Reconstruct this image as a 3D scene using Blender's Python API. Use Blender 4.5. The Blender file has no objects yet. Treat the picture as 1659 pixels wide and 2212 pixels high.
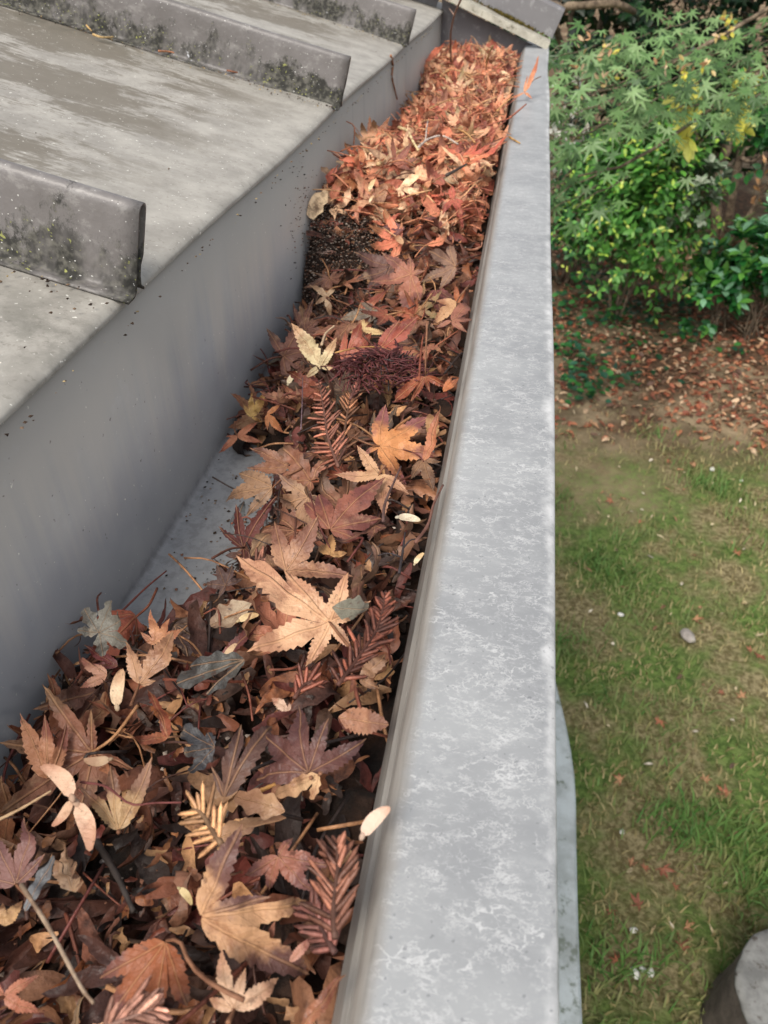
import bpy, math, random
import numpy as np
from mathutils import Vector, Matrix
R_ = math.radians
rnd = random.Random(7)
rng = np.random.default_rng(7)
scn = bpy.context.scene
C = scn.collection
# ------------------------------------------------------------------ camera, world, sun
CAMZ = 2.2
PITCH, YAW, FPX = R_(37.7), R_(9.5), 769.0
cam = bpy.data.cameras.new("camera"); cam_o = bpy.data.objects.new("camera", cam); C.objects.link(cam_o)
cam.sensor_fit = 'HORIZONTAL'; cam.sensor_width = 36; cam.lens = 36 * FPX / 768
cam.clip_start = .01; cam.clip_end = 200
cam_o.location = (0, 0, CAMZ); cam_o.rotation_euler = (math.pi/2 - PITCH, 0, YAW)
cam.dof.use_dof = True; cam.dof.focus_distance = .36; cam.dof.aperture_fstop = 30
scn.camera = cam_o
w = bpy.data.worlds.new("World"); scn.world = w; w.use_nodes = True
nt = w.node_tree; nt.nodes.clear()
sky = nt.nodes.new('ShaderNodeTexSky'); sky.sky_type = 'NISHITA'; sky.sun_disc = False
sky.sun_elevation = R_(48); sky.sun_rotation = R_(200); sky.dust_density = 3; sky.air_density = 1; sky.ozone_density = 1
hs = nt.nodes.new('ShaderNodeHueSaturation'); hs.inputs['Saturation'].default_value = .30
bg = nt.nodes.new('ShaderNodeBackground'); bg.inputs[1].default_value = .13
wo = nt.nodes.new('ShaderNodeOutputWorld')
nt.links.new(sky.outputs[0], hs.inputs['Color']); nt.links.new(hs.outputs[0], bg.inputs[0]); nt.links.new(bg.outputs[0], wo.inputs[0])
sl = bpy.data.lights.new("sun", 'SUN'); sl.energy = 1.5; sl.angle = R_(24); sl.color = (1, .92, .80)
so = bpy.data.objects.new("sun", sl); C.objects.link(so)
so.rotation_euler = (R_(38), 0, R_(-20))       # light comes from above and behind the camera
scn.view_settings.view_transform = 'Standard'; scn.view_settings.look = 'None'
scn.view_settings.exposure = .78; scn.view_settings.gamma = 1
scn.cycles.use_denoising = True
scn.cycles.max_bounces = 7; scn.cycles.diffuse_bounces = 4
# ------------------------------------------------------------------ helpers
def s1(c):
    c /= 255.; return c/12.92 if c <= .04045 else ((c+.055)/1.055)**2.4
def S(r, g, b): return (s1(r), s1(g), s1(b), 1.)
cp, sp, cy, sy = math.cos(PITCH), math.sin(PITCH), math.cos(YAW), math.sin(YAW)
RV, UV, FV = np.array([cy, sy, 0]), np.array([-sy*sp, cy*sp, cp]), np.array([-sy*cp, cy*cp, -sp])
ZN = {0: (0, 0, 1.), 1: (0, 0, .52083), 3: (432, 691.2, .36458), 4: (0, 1209.7, .52083), 5: (0, 1641.7, .52083), 8: (604.8, 259.2, .3125), 9: (829.5, 0, .23958),
      6: (1123.3, 864, .32293), 2: (1175.1, 0, .29167), 7: (1175.1, 432, .29167)}
def ray(p, zone=0):
    ox, oy, k = ZN[zone]; x, y = ox + k*p[0], oy + k*p[1]
    x *= 768/1659; y *= 768/1659
    return RV*(x-384)/FPX + UV*(512-y)/FPX + FV
CAM = np.array([0, 0, CAMZ])
def hit(p, zone, p0, n):
    d = ray(p, zone); t = np.dot(np.array(p0)-CAM, n)/np.dot(d, n)
    return CAM + d*t
def hit_z(p, zone, z): return hit(p, zone, (0, 0, z), np.array([0, 0, 1.]))
def mesh(name, V, F, attrs=None, smooth=True):
    me = bpy.data.meshes.new(name)
    V = np.asarray(V, dtype=np.float32)
    me.vertices.add(len(V)); me.vertices.foreach_set('co', V.ravel())
    if isinstance(F, np.ndarray):
        n, k = F.shape; L = F.ravel(); st = np.arange(0, n*k, k)
    else:
        ks = np.array([len(f) for f in F]); L = np.concatenate([np.asarray(f) for f in F]) if len(F) else np.zeros(0, int)
        st = np.concatenate([[0], np.cumsum(ks)[:-1]]); n = len(F)
    me.loops.add(len(L)); me.loops.foreach_set('vertex_index', L.astype(np.int32))
    me.polygons.add(n); me.polygons.foreach_set('loop_start', st.astype(np.int32))
    me.polygons.foreach_set('use_smooth', np.full(n, smooth, dtype=bool))
    me.update(calc_edges=True); me.validate()
    for k, (typ, data) in (attrs or {}).items():
        a = me.attributes.new(k, typ, 'POINT')
        a.data.foreach_set('vector' if typ == 'FLOAT_VECTOR' else 'color', np.asarray(data, dtype=np.float32).ravel())
    return me
def tag(o, label=None, cat=None, group=None, kind=None):
    if label: o['label'] = label
    if cat: o['category'] = cat
    if group: o['group'] = group
    if kind: o['kind'] = kind
    return o
def obj(name, me, mat=None, parent=None):
    o = bpy.data.objects.new(name, me); C.objects.link(o)
    if mat and not me.materials: me.materials.append(mat)
    if parent is not None: o.parent = parent
    return o
def empty(name, loc=(0, 0, 0), mat=None):
    o = bpy.data.objects.new(name, None); C.objects.link(o)
    if mat is not None: o.matrix_world = mat
    else: o.location = loc
    o.empty_display_size = .05
    return o
def shift(V, loc): return np.asarray(V, float) - np.asarray(loc, float)
class MB:
    def __init__(s): s.V, s.F, s.n, s.A = [], [], 0, []
    def add(s, V, F, col=None):
        V = np.asarray(V, float)
        s.V.append(V); s.F += [[i+s.n for i in f] for f in F]; s.n += len(V)
        if col is not None: s.A.append(np.tile(np.array(col, float)[:4], (len(V), 1)))
    def mesh(s, name, loc=(0, 0, 0), smooth=True):
        at = {'col': ('FLOAT_COLOR', np.vstack(s.A))} if s.A else None
        return mesh(name, shift(np.vstack(s.V), loc), s.F, at, smooth)
def extrude(poly, o, u, v, d, ts):                      # closed 2-D polygon swept along d at distances ts
    o, u, v, d = (np.array(a, float) for a in (o, u, v, d)); n = len(poly); V = []
    for t in ts:
        for a, b in poly: V.append(o + u*a + v*b + d*t)
    F = []
    for k in range(len(ts)-1):
        for i in range(n):
            j = (i+1) % n; F.append([k*n+i, k*n+j, (k+1)*n+j, (k+1)*n+i])
    F.append(list(range(n))[::-1]); F.append([(len(ts)-1)*n+i for i in range(n)])
    return np.array(V), F
def ribbon(pts, th):                                    # a bent sheet of thickness th as a closed polygon
    P = np.array(pts, float); T = np.gradient(P, axis=0); N = np.stack([-T[:, 1], T[:, 0]], 1); N /= np.linalg.norm(N, axis=1)[:, None]
    return list(map(tuple, P)) + list(map(tuple, (P + N*th)[::-1]))
def arc(cx, cz, r, a0, a1, n=6):
    return [(cx+r*math.cos(R_(a0+(a1-a0)*i/n)), cz+r*math.sin(R_(a0+(a1-a0)*i/n))) for i in range(n+1)]
def tube(P, r, k=6):
    P = np.array(P, float); n = len(P); r = np.broadcast_to(np.array(r, float), (n,)) if np.ndim(r) <= 1 and np.size(r) in (1, n) else np.linspace(r[0], r[-1], n)
    T = np.gradient(P, axis=0); T /= np.linalg.norm(T, axis=1)[:, None]+1e-12
    a = np.array([0, 0, 1.]) if abs(T[0][2]) < .9 else np.array([1., 0, 0])
    V = []
    for i in range(n):
        x = np.cross(T[i], a); x /= np.linalg.norm(x)+1e-12; y = np.cross(T[i], x)
        for j in range(k):
            q = 2*math.pi*j/k; V.append(P[i] + r[i]*(x*math.cos(q)+y*math.sin(q)))
    F = [[i*k+j, i*k+(j+1) % k, (i+1)*k+(j+1) % k, (i+1)*k+j] for i in range(n-1) for j in range(k)]
    F.append(list(range(k))[::-1]); F.append([(n-1)*k+j for j in range(k)])
    return np.array(V), F
def smooth_path(P, n=12):
    P = np.array(P, float); m = len(P)
    if m < 3: return np.array([P[0]+(P[-1]-P[0])*t for t in np.linspace(0, 1, n)])
    Q = np.vstack([2*P[0]-P[1], P, 2*P[-1]-P[-2]]); out = []
    for t in np.linspace(0, m-1-1e-6, n):
        i = int(t); f = t-i; a, b, c, d = Q[i:i+4]
        out.append(.5*((2*b)+(c-a)*f+(2*a-5*b+4*c-d)*f*f+(3*b-a-3*c+d)*f**3))
    return np.array(out)
def wob(V, amp, scale, seed):
    r = np.random.default_rng(seed); out = np.zeros(len(V))
    for _ in range(5):
        k = r.normal(size=3)*scale; out += np.sin(V@k + r.uniform(0, 6.28))
    return out*amp/2.2
# ------------------------------------------------------------------ materials
class NT:
    def __init__(s, name):
        s.m = bpy.data.materials.new(name); s.m.use_nodes = True; s.t = s.m.node_tree; s.t.nodes.clear()
        s.out = s.n('ShaderNodeOutputMaterial'); s.b = s.n('ShaderNodeBsdfPrincipled'); s.l(s.b.outputs[0], s.out.inputs[0])
    def n(s, typ, **kw):
        nd = s.t.nodes.new(typ)
        for k, v in kw.items(): setattr(nd, k, v)
        return nd
    def l(s, a, b): s.t.links.new(a, b)
    def put(s, sock, v):
        if hasattr(v, 'is_linked') or hasattr(v, 'links'): s.l(v, sock)
        else: sock.default_value = v
    def coord(s, k='Object', scale=None, rot=None):
        o = s.n('ShaderNodeTexCoord').outputs[k]
        if scale is None: return o
        mp = s.n('ShaderNodeMapping'); mp.inputs['Scale'].default_value = scale
        if rot: mp.inputs['Rotation'].default_value = rot
        s.l(o, mp.inputs[0]); return mp.outputs[0]
    def noise(s, vec, sc, det=4, rough=.55, dist=0, col=False):
        nd = s.n('ShaderNodeTexNoise'); s.l(vec, nd.inputs['Vector'])
        nd.inputs['Scale'].default_value = sc; nd.inputs['Detail'].default_value = det; nd.inputs['Roughness'].default_value = rough; nd.inputs['Distortion'].default_value = dist
        return nd.outputs['Color' if col else 'Fac']
    def ramp(s, f, a, b, lo=0., hi=1.):
        nd = s.n('ShaderNodeMapRange'); nd.interpolation_type = 'SMOOTHSTEP'; s.put(nd.inputs[0], f)
        nd.inputs[1].default_value = a; nd.inputs[2].default_value = b; nd.inputs[3].default_value = lo; nd.inputs[4].default_value = hi
        return nd.outputs[0]
    def math(s, op, a, b=0., c=None):
        nd = s.n('ShaderNodeMath', operation=op); s.put(nd.inputs[0], a); s.put(nd.inputs[1], b)
        if c is not None: s.put(nd.inputs[2], c)
        return nd.outputs[0]
    def mix(s, f, a, b, mode='MIX'):
        nd = s.n('ShaderNodeMix', data_type='RGBA', blend_type=mode); s.put(nd.inputs[0], f); s.put(nd.inputs[6], a); s.put(nd.inputs[7], b)
        return nd.outputs[2]
    def bump(s, h, strength=.3, dist=.002):
        nd = s.n('ShaderNodeBump'); nd.inputs['Strength'].default_value = strength; nd.inputs['Distance'].default_value = dist
        s.l(h, nd.inputs['Height']); s.l(nd.outputs[0], s.b.inputs['Normal'])
    def fin(s, col, rough=.6, spec=.4, metal=0.):
        s.put(s.b.inputs['Base Color'], col); s.put(s.b.inputs['Roughness'], rough); s.b.inputs['Specular IOR Level'].default_value = spec
        s.b.inputs['Metallic'].default_value = metal
        return s.m
    def sep(s, v):
        nd = s.n('ShaderNodeSeparateXYZ'); s.l(v, nd.inputs[0]); return nd.outputs
def crawl(t, c, sc, dist, width, thr):                  # wandering hair-like chalk lines: iso-lines of a warped noise, broken up by another
    wn = t.noise(c, sc*1.6, 3, .6, 0, True)
    vm = t.n('ShaderNodeVectorMath', operation='MULTIPLY_ADD'); t.l(wn, vm.inputs[0]); vm.inputs[1].default_value = (dist,)*3; t.l(c, vm.inputs[2])
    vo = t.n('ShaderNodeTexVoronoi', feature='DISTANCE_TO_EDGE'); t.l(vm.outputs[0], vo.inputs['Vector']); vo.inputs['Scale'].default_value = sc
    line = t.ramp(vo.outputs['Distance'], 0, width, 1, 0)
    m = t.ramp(t.noise(c, sc*.55, 5, .7), thr, thr+.16)
    return t.math('MULTIPLY', line, m)
def M_lip():
    t = NT('weathered_grey_paint'); c = t.coord('Object'); cs = t.coord('Object', (.62, 1, 1))
    base = t.mix(t.ramp(t.noise(c, 22, 4), .3, .7), S(136, 138, 140), S(154, 156, 157))
    a = crawl(t, cs, 150, .012, .085, .47); b = crawl(t, cs, 330, .007, .12, .45); d = crawl(t, c, 95, .018, .04, .5)
    haz = t.ramp(t.noise(cs, 60, 7, .8), .5, .68)
    f = t.math('MAXIMUM', t.math('MAXIMUM', a, t.math('MULTIPLY', b, .75)), d)
    f = t.math('MAXIMUM', f, t.math('MULTIPLY', haz, .24))
    edge = t.ramp(t.math('ADD', t.sep(c)[0], t.math('MULTIPLY', t.noise(c, 60, 6, .7), .022)), .0345, .042)
    f = t.math('MAXIMUM', t.math('MULTIPLY', f, .52), t.math('MULTIPLY', edge, .7))
    col = t.mix(f, base, S(214, 214, 214))
    pit = t.ramp(t.noise(c, 520, 2, .5), .68, .74); col = t.mix(t.math('MULTIPLY', pit, .5), col, S(90, 92, 98))
    # inner rolled edge is bare and streaked grey-brown
    x = t.sep(c)[0]; inner = t.ramp(t.math('ADD', x, t.math('MULTIPLY', t.noise(c, 130, 3), .003)), -.0105, -.0165)
    st = t.mix(t.ramp(t.noise(t.coord('Object', (260, 14, 160)), 1, 5, .65), .3, .7), S(116, 111, 105), S(146, 142, 136))
    col = t.mix(inner, col, st)
    t.bump(t.math('ADD', t.noise(c, 300, 3), f), .12, .0006)
    return t.fin(col, t.ramp(f, 0, 1, .42, .75), .45)
def M_trough():
    t = NT('gutter_grey_metal'); c = t.coord('Object')
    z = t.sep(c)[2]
    base = t.mix(t.ramp(t.noise(c, 9, 4), .3, .7), S(131, 133, 137), S(154, 155, 156))
    # lighter, warmer tone towards the top of the wall, broken into runs
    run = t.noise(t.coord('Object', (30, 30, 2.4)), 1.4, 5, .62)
    upper_tone = t.ramp(t.math('ADD', t.math('MULTIPLY', z, 8), run), .8, 1.45)
    col = t.mix(t.math('MULTIPLY', upper_tone, .7), base, S(182, 173, 160))
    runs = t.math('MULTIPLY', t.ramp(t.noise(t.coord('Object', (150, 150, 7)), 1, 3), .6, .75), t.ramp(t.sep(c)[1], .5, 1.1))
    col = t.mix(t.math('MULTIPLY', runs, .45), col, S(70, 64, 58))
    smu = t.ramp(t.noise(c, 45, 6, .7), .56, .8); col = t.mix(t.math('MULTIPLY', smu, .3), col, S(185, 184, 182))
    pale = t.ramp(t.noise(c, 420, 2, .5), .735, .77); col = t.mix(t.math('MULTIPLY', pale, .85), col, S(218, 214, 200))
    dark = t.ramp(t.noise(t.coord('Object', (1, 1, 1.01)), 300, 2, .5), .735, .77); col = t.mix(t.math('MULTIPLY', dark, .6), col, S(66, 56, 48))
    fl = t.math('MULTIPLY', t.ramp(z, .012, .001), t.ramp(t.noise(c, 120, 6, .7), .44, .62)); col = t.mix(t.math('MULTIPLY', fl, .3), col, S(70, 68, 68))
    t.bump(t.noise(c, 12, 2), .06, .004)
    return t.fin(col, .4, .5)
def M_roof():
    t = NT('roof_grey_metal'); c = t.coord('Object')
    base = t.mix(t.ramp(t.noise(c, 30, 6, .7), .3, .7), S(142, 138, 131), S(172, 168, 160))
    st = t.noise(t.coord('Object', (6, 11, 1), (0, 0, R_(12))), 1.35, 9, .74, .3)
    grain = t.noise(t.coord('Object', (60, 240, 1)), 1, 4, .6)
    mk = t.ramp(t.math('ADD', st, t.math('MULTIPLY', t.math('SUBTRACT', grain, .5), .34)), .43, .53)
    off = t.ramp(t.math('ADD', t.sep(c)[0], t.math('MULTIPLY', t.math('SUBTRACT', st, .5), .25)), .03, .13)
    mk = t.math('MULTIPLY', mk, off)
    col = t.mix(t.math('MULTIPLY', mk, .85), base, S(108, 101, 89))
    grit = t.ramp(t.noise(c, 300, 3, .6), .58, .7); col = t.mix(t.math('MULTIPLY', grit, .4), col, S(108, 102, 94))
    wh = t.ramp(t.noise(c, 380, 2), .69, .74); col = t.mix(wh, col, S(222, 220, 212))
    # black-green algae along the foot of each seam and at the eave
    attr = t.n('ShaderNodeAttribute', attribute_name='col')
    alg = t.math('MULTIPLY', t.sep(attr.outputs['Vector'])[0], t.ramp(t.noise(c, 40, 7, .75), .4, .62))
    col = t.mix(t.math('MULTIPLY', alg, .9), col, t.mix(t.noise(c, 160, 3), S(38, 40, 34), S(98, 98, 88)))
    t.bump(t.noise(c, 200, 4), .1, .001)
    return t.fin(col, .58, .4)
def M_seam():
    t = NT('seam_brown_grey_metal'); c = t.coord('Object'); x, y, z = t.sep(c)
    base = t.mix(t.ramp(t.noise(c, 14, 5, .65), .3, .7), S(98, 94, 92), S(118, 114, 113))
    film = t.ramp(t.noise(t.coord('Object', (1, 1, 1.6)), 70, 7, .7), .53, .66); col = t.mix(t.math('MULTIPLY', film, .5), base, S(146, 143, 140))
    n1 = t.noise(t.coord('Object', (1.2, 1, .8)), 42, 9, .78); low = t.ramp(z, .038, .006)
    moss = t.ramp(t.math('ADD', n1, t.math('MULTIPLY', low, .24)), .57, .68)
    big = t.ramp(t.noise(t.coord('Object', (1, 1, .5)), 17, 5, .65), .38, .54); moss = t.math('MULTIPLY', moss, big)
    col = t.mix(t.math('MULTIPLY', moss, .93), col, t.mix(t.ramp(t.noise(c, 220, 3), .4, .7), S(36, 36, 32), S(96, 94, 86)))
    lich = t.ramp(t.noise(c, 46, 5, .6), .70, .735); col = t.mix(lich, col, S(196, 198, 202))
    yel = t.math('MULTIPLY', t.ramp(t.noise(c, 420, 1), .68, .74), moss); col = t.mix(yel, col, S(140, 142, 84))
    spk = t.ramp(t.noise(c, 600, 1), .72, .76); col = t.mix(t.math('MULTIPLY', spk, .8), col, S(205, 204, 200))
    t.bump(t.math('ADD', t.noise(c, 260, 4), t.math('MULTIPLY', moss, 2)), .25, .0015)
    return t.fin(col, t.ramp(moss, 0, 1, .42, .9), .45)
def M_leaf(vcol=False):
    t = NT('dry_litter' if vcol else 'dry_leaf'); oi = t.n('ShaderNodeObjectInfo'); c = t.coord('Object')
    off = t.n('ShaderNodeVectorMath', operation='ADD'); t.l(c, off.inputs[0])
    cmb = t.n('ShaderNodeCombineXYZ'); t.put(cmb.inputs[0], t.math('MULTIPLY', oi.outputs['Random'], 37.)); t.put(cmb.inputs[1], t.math('MULTIPLY', oi.outputs['Random'], 71.)); t.l(cmb.outputs[0], off.inputs[1])
    c = off.outputs[0]
    if vcol:
        a = t.n('ShaderNodeAttribute', attribute_name='col'); col = a.outputs['Color']
        col = t.mix(t.ramp(t.noise(c, 120, 5, .7), .4, .75), col, t.mix(1., col, S(120, 95, 85), 'MULTIPLY'))
        bmp = t.noise(c, 240, 4)
        col = t.mix(t.ramp(t.noise(c, 60, 4), .5, .8, 0, .5), col, S(64, 46, 38))
    else:
        a2 = t.n('ShaderNodeAttribute', attribute_name='tint', attribute_type='OBJECT')
        lc = t.n('ShaderNodeAttribute', attribute_name='leafco'); ax, al, rd = t.sep(lc.outputs['Vector'])
        k = t.ramp(t.math('ADD', t.noise(c, 38, 5, .62), t.math('MULTIPLY', t.math('SUBTRACT', rd, .5), .42)), .44, .60)
        col = t.mix(k, oi.outputs['Color'], a2.outputs['Color'])
        col = t.mix(t.ramp(t.noise(c, 85, 6, .75), .47, .68, 0, .6), col, t.mix(1., col, S(158, 120, 104), 'MULTIPLY'))
        col = t.mix(t.ramp(t.noise(c, 60, 5, .7), .55, .75, 0, .35), col, S(226, 190, 150))
        fox = t.ramp(t.noise(c, 360, 3, .6), .60, .70); col = t.mix(t.math('MULTIPLY', fox, .6), col, S(70, 42, 30))
        axa = t.math('ABSOLUTE', ax)
        rib = t.ramp(axa, .005, .016, 1, 0)
        sec = t.math('FRACT', t.math('MULTIPLY', t.math('SUBTRACT', al, t.math('MULTIPLY', axa, 1.25)), 10.))
        sec = t.ramp(t.math('ABSOLUTE', t.math('SUBTRACT', sec, .5)), .0, .09, 1, 0)
        v = t.math('MAXIMUM', rib, t.math('MULTIPLY', sec, .14))
        lite = t.mix(.42, col, S(220, 168, 120)); col = t.mix(t.math('MULTIPLY', v, .55), col, lite)
        bmp = t.math('ADD', t.math('MULTIPLY', v, .5), t.math('ADD', t.noise(c, 130, 4), t.math('MULTIPLY', t.noise(c, 420, 3), .5)))
    t.bump(bmp, .7, .0018)
    geo = t.n('ShaderNodeNewGeometry')
    col = t.mix(t.math('MULTIPLY', geo.outputs['Backfacing'], .35), col, t.mix(.5, col, S(196, 160, 132)))
    t.fin(col, t.ramp(t.noise(c, 60, 3), .3, .7, .40, .68), .45)
    tr = t.n('ShaderNodeBsdfTranslucent'); t.l(col, tr.inputs[0]); mx = t.n('ShaderNodeMixShader'); mx.inputs[0].default_value = .16
    t.l(t.b.outputs[0], mx.inputs[1]); t.l(tr.outputs[0], mx.inputs[2]); t.l(mx.outputs[0], t.out.inputs[0])
    return t.m
def M_obj(name, rough=.7, amt=.35, sc=160):            # thin stalks and twigs take their object's colour
    t = NT(name); oi = t.n('ShaderNodeObjectInfo'); c = t.coord('Object')
    col = t.mix(t.ramp(t.noise(c, sc, 4), .35, .7, 0, amt*2), oi.outputs['Color'], t.mix(1., oi.outputs['Color'], S(140, 115, 100), 'MULTIPLY'))
    t.bump(t.noise(c, sc*2, 3), .4, .0008)
    return t.fin(col, rough, .3)
def M_v(name, rough=.6, trans=.0, spec=.35, sc=60, dark=.25):  # colour from the mesh (leaves of several true colours)
    t = NT(name); a = t.n('ShaderNodeAttribute', attribute_name='col'); c = t.coord('Object')
    col = t.mix(t.ramp(t.noise(c, sc, 3), .4, .7, 0, dark), a.outputs['Color'], t.mix(1., a.outputs['Color'], S(150, 150, 130), 'MULTIPLY'))
    t.fin(col, rough, spec)
    if trans:
        tr = t.n('ShaderNodeBsdfTranslucent'); t.l(col, tr.inputs[0]); mx = t.n('ShaderNodeMixShader'); mx.inputs[0].default_value = trans
        t.l(t.b.outputs[0], mx.inputs[1]); t.l(tr.outputs[0], mx.inputs[2]); t.l(mx.outputs[0], t.out.inputs[0])
    return t.m
def M_two(name, a, b, sc=20, rough=.8, bump=.3, dist=.004, det=6, lo=.35, hi=.65, third=None, sc3=90, spec=.3):
    t = NT(name); c = t.coord('Object')
    col = t.mix(t.ramp(t.noise(c, sc, det, .65), lo, hi), a, b)
    if third: col = t.mix(t.ramp(t.noise(c, sc3, 5, .7), .55, .68), col, third)
    t.bump(t.noise(c, sc*3, 6, .7), bump, dist)
    return t.fin(col, rough, spec)
LIP, TROUGH, ROOF, SEAM = M_lip(), M_trough(), M_roof(), M_seam()
LEAF, LITTER, STALK, TWIG = M_leaf(), M_leaf(True), M_obj('leaf_stalk', .6), M_obj('twig_bark', .75)
FOLI = M_v('green_foliage', .42, .22, .45); GRASS = M_v('grass_blades', .6, .2, .3); CRUMB = M_v('crumbs', .9, 0, .2)
BARK = M_two('garden_bark', S(72, 61, 50), S(130, 114, 95), 25, .9)
MULCH = M_two('dark_mulch', S(26, 20, 17), S(58, 40, 30), 70, .9, .8, .004)
TRIM = M_two('trim_grey_metal', S(112, 110, 110), S(128, 127, 128), 12, .45, .05, .002, third=S(150, 149, 148), sc3=50, spec=.45)
# ------------------------------------------------------------------ roof
EX, EZ = -.181, CAMZ - .143
PR = R_(14)
RM = Matrix(((-math.cos(PR), 0, math.sin(PR), EX), (0, -1, 0, 0), (math.sin(PR), 0, math.cos(PR), EZ), (0, 0, 0, 1)))
roof = tag(empty('metal_roof', mat=RM), 'grey standing seam metal roof with algae stains sloping down to the gutter', 'roof')
RIBS = (.331, .797, 1.255)
xs = np.concatenate([[-.0012, -.0008, 0, .0012, .003, .005, .0075], np.linspace(.01, .6, 60), np.linspace(.63, 1.6, 24)]); ys = np.linspace(-1.9, .9, 281)
X, Y = np.meshgrid(xs, ys, indexing='ij')
Z = np.zeros_like(X)
Z += .0012*np.sin(X*9+Y*5) + .0016*np.sin(Y*13.7+1)*np.exp(-X*2)            # oil-canning of the flat pan
alg = np.zeros_like(X)
for rb in RIBS + (-.15,):
    d = (Y + rb)                                      # local +Y is towards the viewer
    alg = np.maximum(alg, np.exp(-np.clip(d, 0, 9)/.030)*(d > -.004)*np.clip(.25+X*3, .3, 1))
alg = np.maximum(alg, .75*np.exp(-np.clip(np.hypot((X-.015)*.8, Y+.285), 0, 9)/.03))
alg = np.maximum(alg, .9*np.clip((Y+.331)/.03, 0, 1)*np.clip(1-(Y+.30)/.30, 0, 1)*np.clip((X-.03)/.06, 0, 1))
Z -= .0016*np.clip(1-X/.005, 0, 2)**2.2; Z[0, :] -= .0012
nx, ny = X.shape; V = np.stack([X, Y, Z], -1).reshape(-1, 3)
F = [[i*ny+j, i*ny+j+1, (i+1)*ny+j+1, (i+1)*ny+j] for i in range(nx-1) for j in range(ny-1)]
A = np.stack([alg, alg, alg, np.ones_like(alg)], -1).reshape(-1, 4)
pan = obj('roof_sheet', mesh('roof_sheet', V, F, {'col': ('FLOAT_COLOR', A)}), ROOF, roof)
for k, rb in enumerate(RIBS):
    # one sheet turned up from the pan, rolled over the top and hemmed down the far side; open at the eave end
    p = [(.0085, .0008), (.0048, .0010)] + arc(.0032, .0040, .0030, -90, -180, 4)[1:] + [(.0003, .022), (0, .036)] + arc(-.0042, .0405, .0042, 0, 180, 7) + [(-.0083, .032), (-.0078, .019), (-.0052, .0145), (-.0050, .009), (-.0062, .004), (-.010, .0012)]
    tsx = np.concatenate([[-.005], np.linspace(.004, .5, 40), [1.6]])
    V, F = extrude(ribbon(p, .0013), (0, -rb, 0), (0, 1, 0), (0, 0, 1), (1, 0, 0), tsx)
    V[:, 1] += wob(V*np.array([1, 0, 1]), .0012, 14, 40+k)*np.clip(V[:, 2]/.02, 0, 1)
    V[:, 2] += wob(V*np.array([1, 0, 0]), .0006, 18, 50+k)*np.clip(V[:, 2]/.02, 0, 1)
    o = obj('standing_seam', mesh('standing_seam', V, F), SEAM, roof)
    V, F = extrude([(-.0035, .010), (-.0022, .010), (-.0022, .036), (-.0035, .036)], (0, -rb, 0), (0, 1, 0), (0, 0, 1), (1, 0, 0), (.002, 1.6))
    o = obj('clip_strip', mesh('clip_strip', V, F, smooth=False), TRIM, o)
# trim that closes the gutter end, running down the slope over the gutter
RY = 1.745
PT = R_(21.5)
TM = Matrix(((-math.cos(PT), 0, math.sin(PT), .031), (0, -1, 0, RY), (math.sin(PT), 0, math.cos(PT), CAMZ-.190), (0, 0, 0, 1)))
tr = tag(empty('rake_trim', mat=TM), 'grey folded rake trim with a pale mossy ledge crossing the far end of the gutter', 'roof trim')
x1 = 0.
PANEL = M_two('trim_panel', S(100, 98, 100), S(112, 110, 112), 10, .45, .05, .002, third=S(136, 135, 136), sc3=60, spec=.45)
PALE = M_two('trim_ledge', S(150, 146, 134), S(178, 174, 160), 40, .6, .1, .002, third=S(110, 106, 92), sc3=70)
V, F = extrude(ribbon([(.001, -.0125), (.0, -.001), (-.002, .0), (-.050, .001)], .0022), (0, 0, 0), (0, 1, 0), (0, 0, 1), (1, 0, 0), np.linspace(x1, 1.2, 30))
obj('ledge', mesh('ledge', V, F, smooth=False), PALE, tr)
V, F = extrude(ribbon([(-.0475, .0035), (-.050, .050), (-.053, .054), (-.085, .055)], .002), (0, 0, 0), (0, 1, 0), (0, 0, 1), (1, 0, 0), np.linspace(x1-.002, 1.2, 30))
obj('panel', mesh('panel', V, F, smooth=False), PANEL, tr)
V, F = extrude([(-.0475, .0005), (-.049, .0005), (-.049, -.17), (-.0475, -.17)], (0, 0, 0), (0, 1, 0), (0, 0, 1), (1, 0, 0), (.23, 1.2))
obj('skirt', mesh('skirt', V, F, smooth=False), PANEL, tr)
moss = MB()
for i in range(420):
    u = rnd.gauss(.090, .022) if i < 300 else rnd.uniform(.005, .22); yy = -.046+abs(rnd.gauss(0, .006 if i < 300 else .003))
    h = .004+rnd.random()*.005; r = .0012
    a = rnd.uniform(0, 6.28); q = np.array([[u, yy, .0005], [u+r*math.cos(a), yy+r*math.sin(a), .0005+h*.5], [u+r*math.cos(a+2), yy+r*math.sin(a+2), .0005+h*.6], [u+rnd.uniform(-.002, .002), yy+rnd.uniform(-.002, .002), h]])
    g = rnd.random(); moss.add(q, [[0, 1, 3], [0, 2, 3], [1, 2, 3], [0, 1, 2]], S(int(66+60*g), int(66+40*g), int(30+20*g)))
obj('moss', moss.mesh('moss'), CRUMB, tr)
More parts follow.
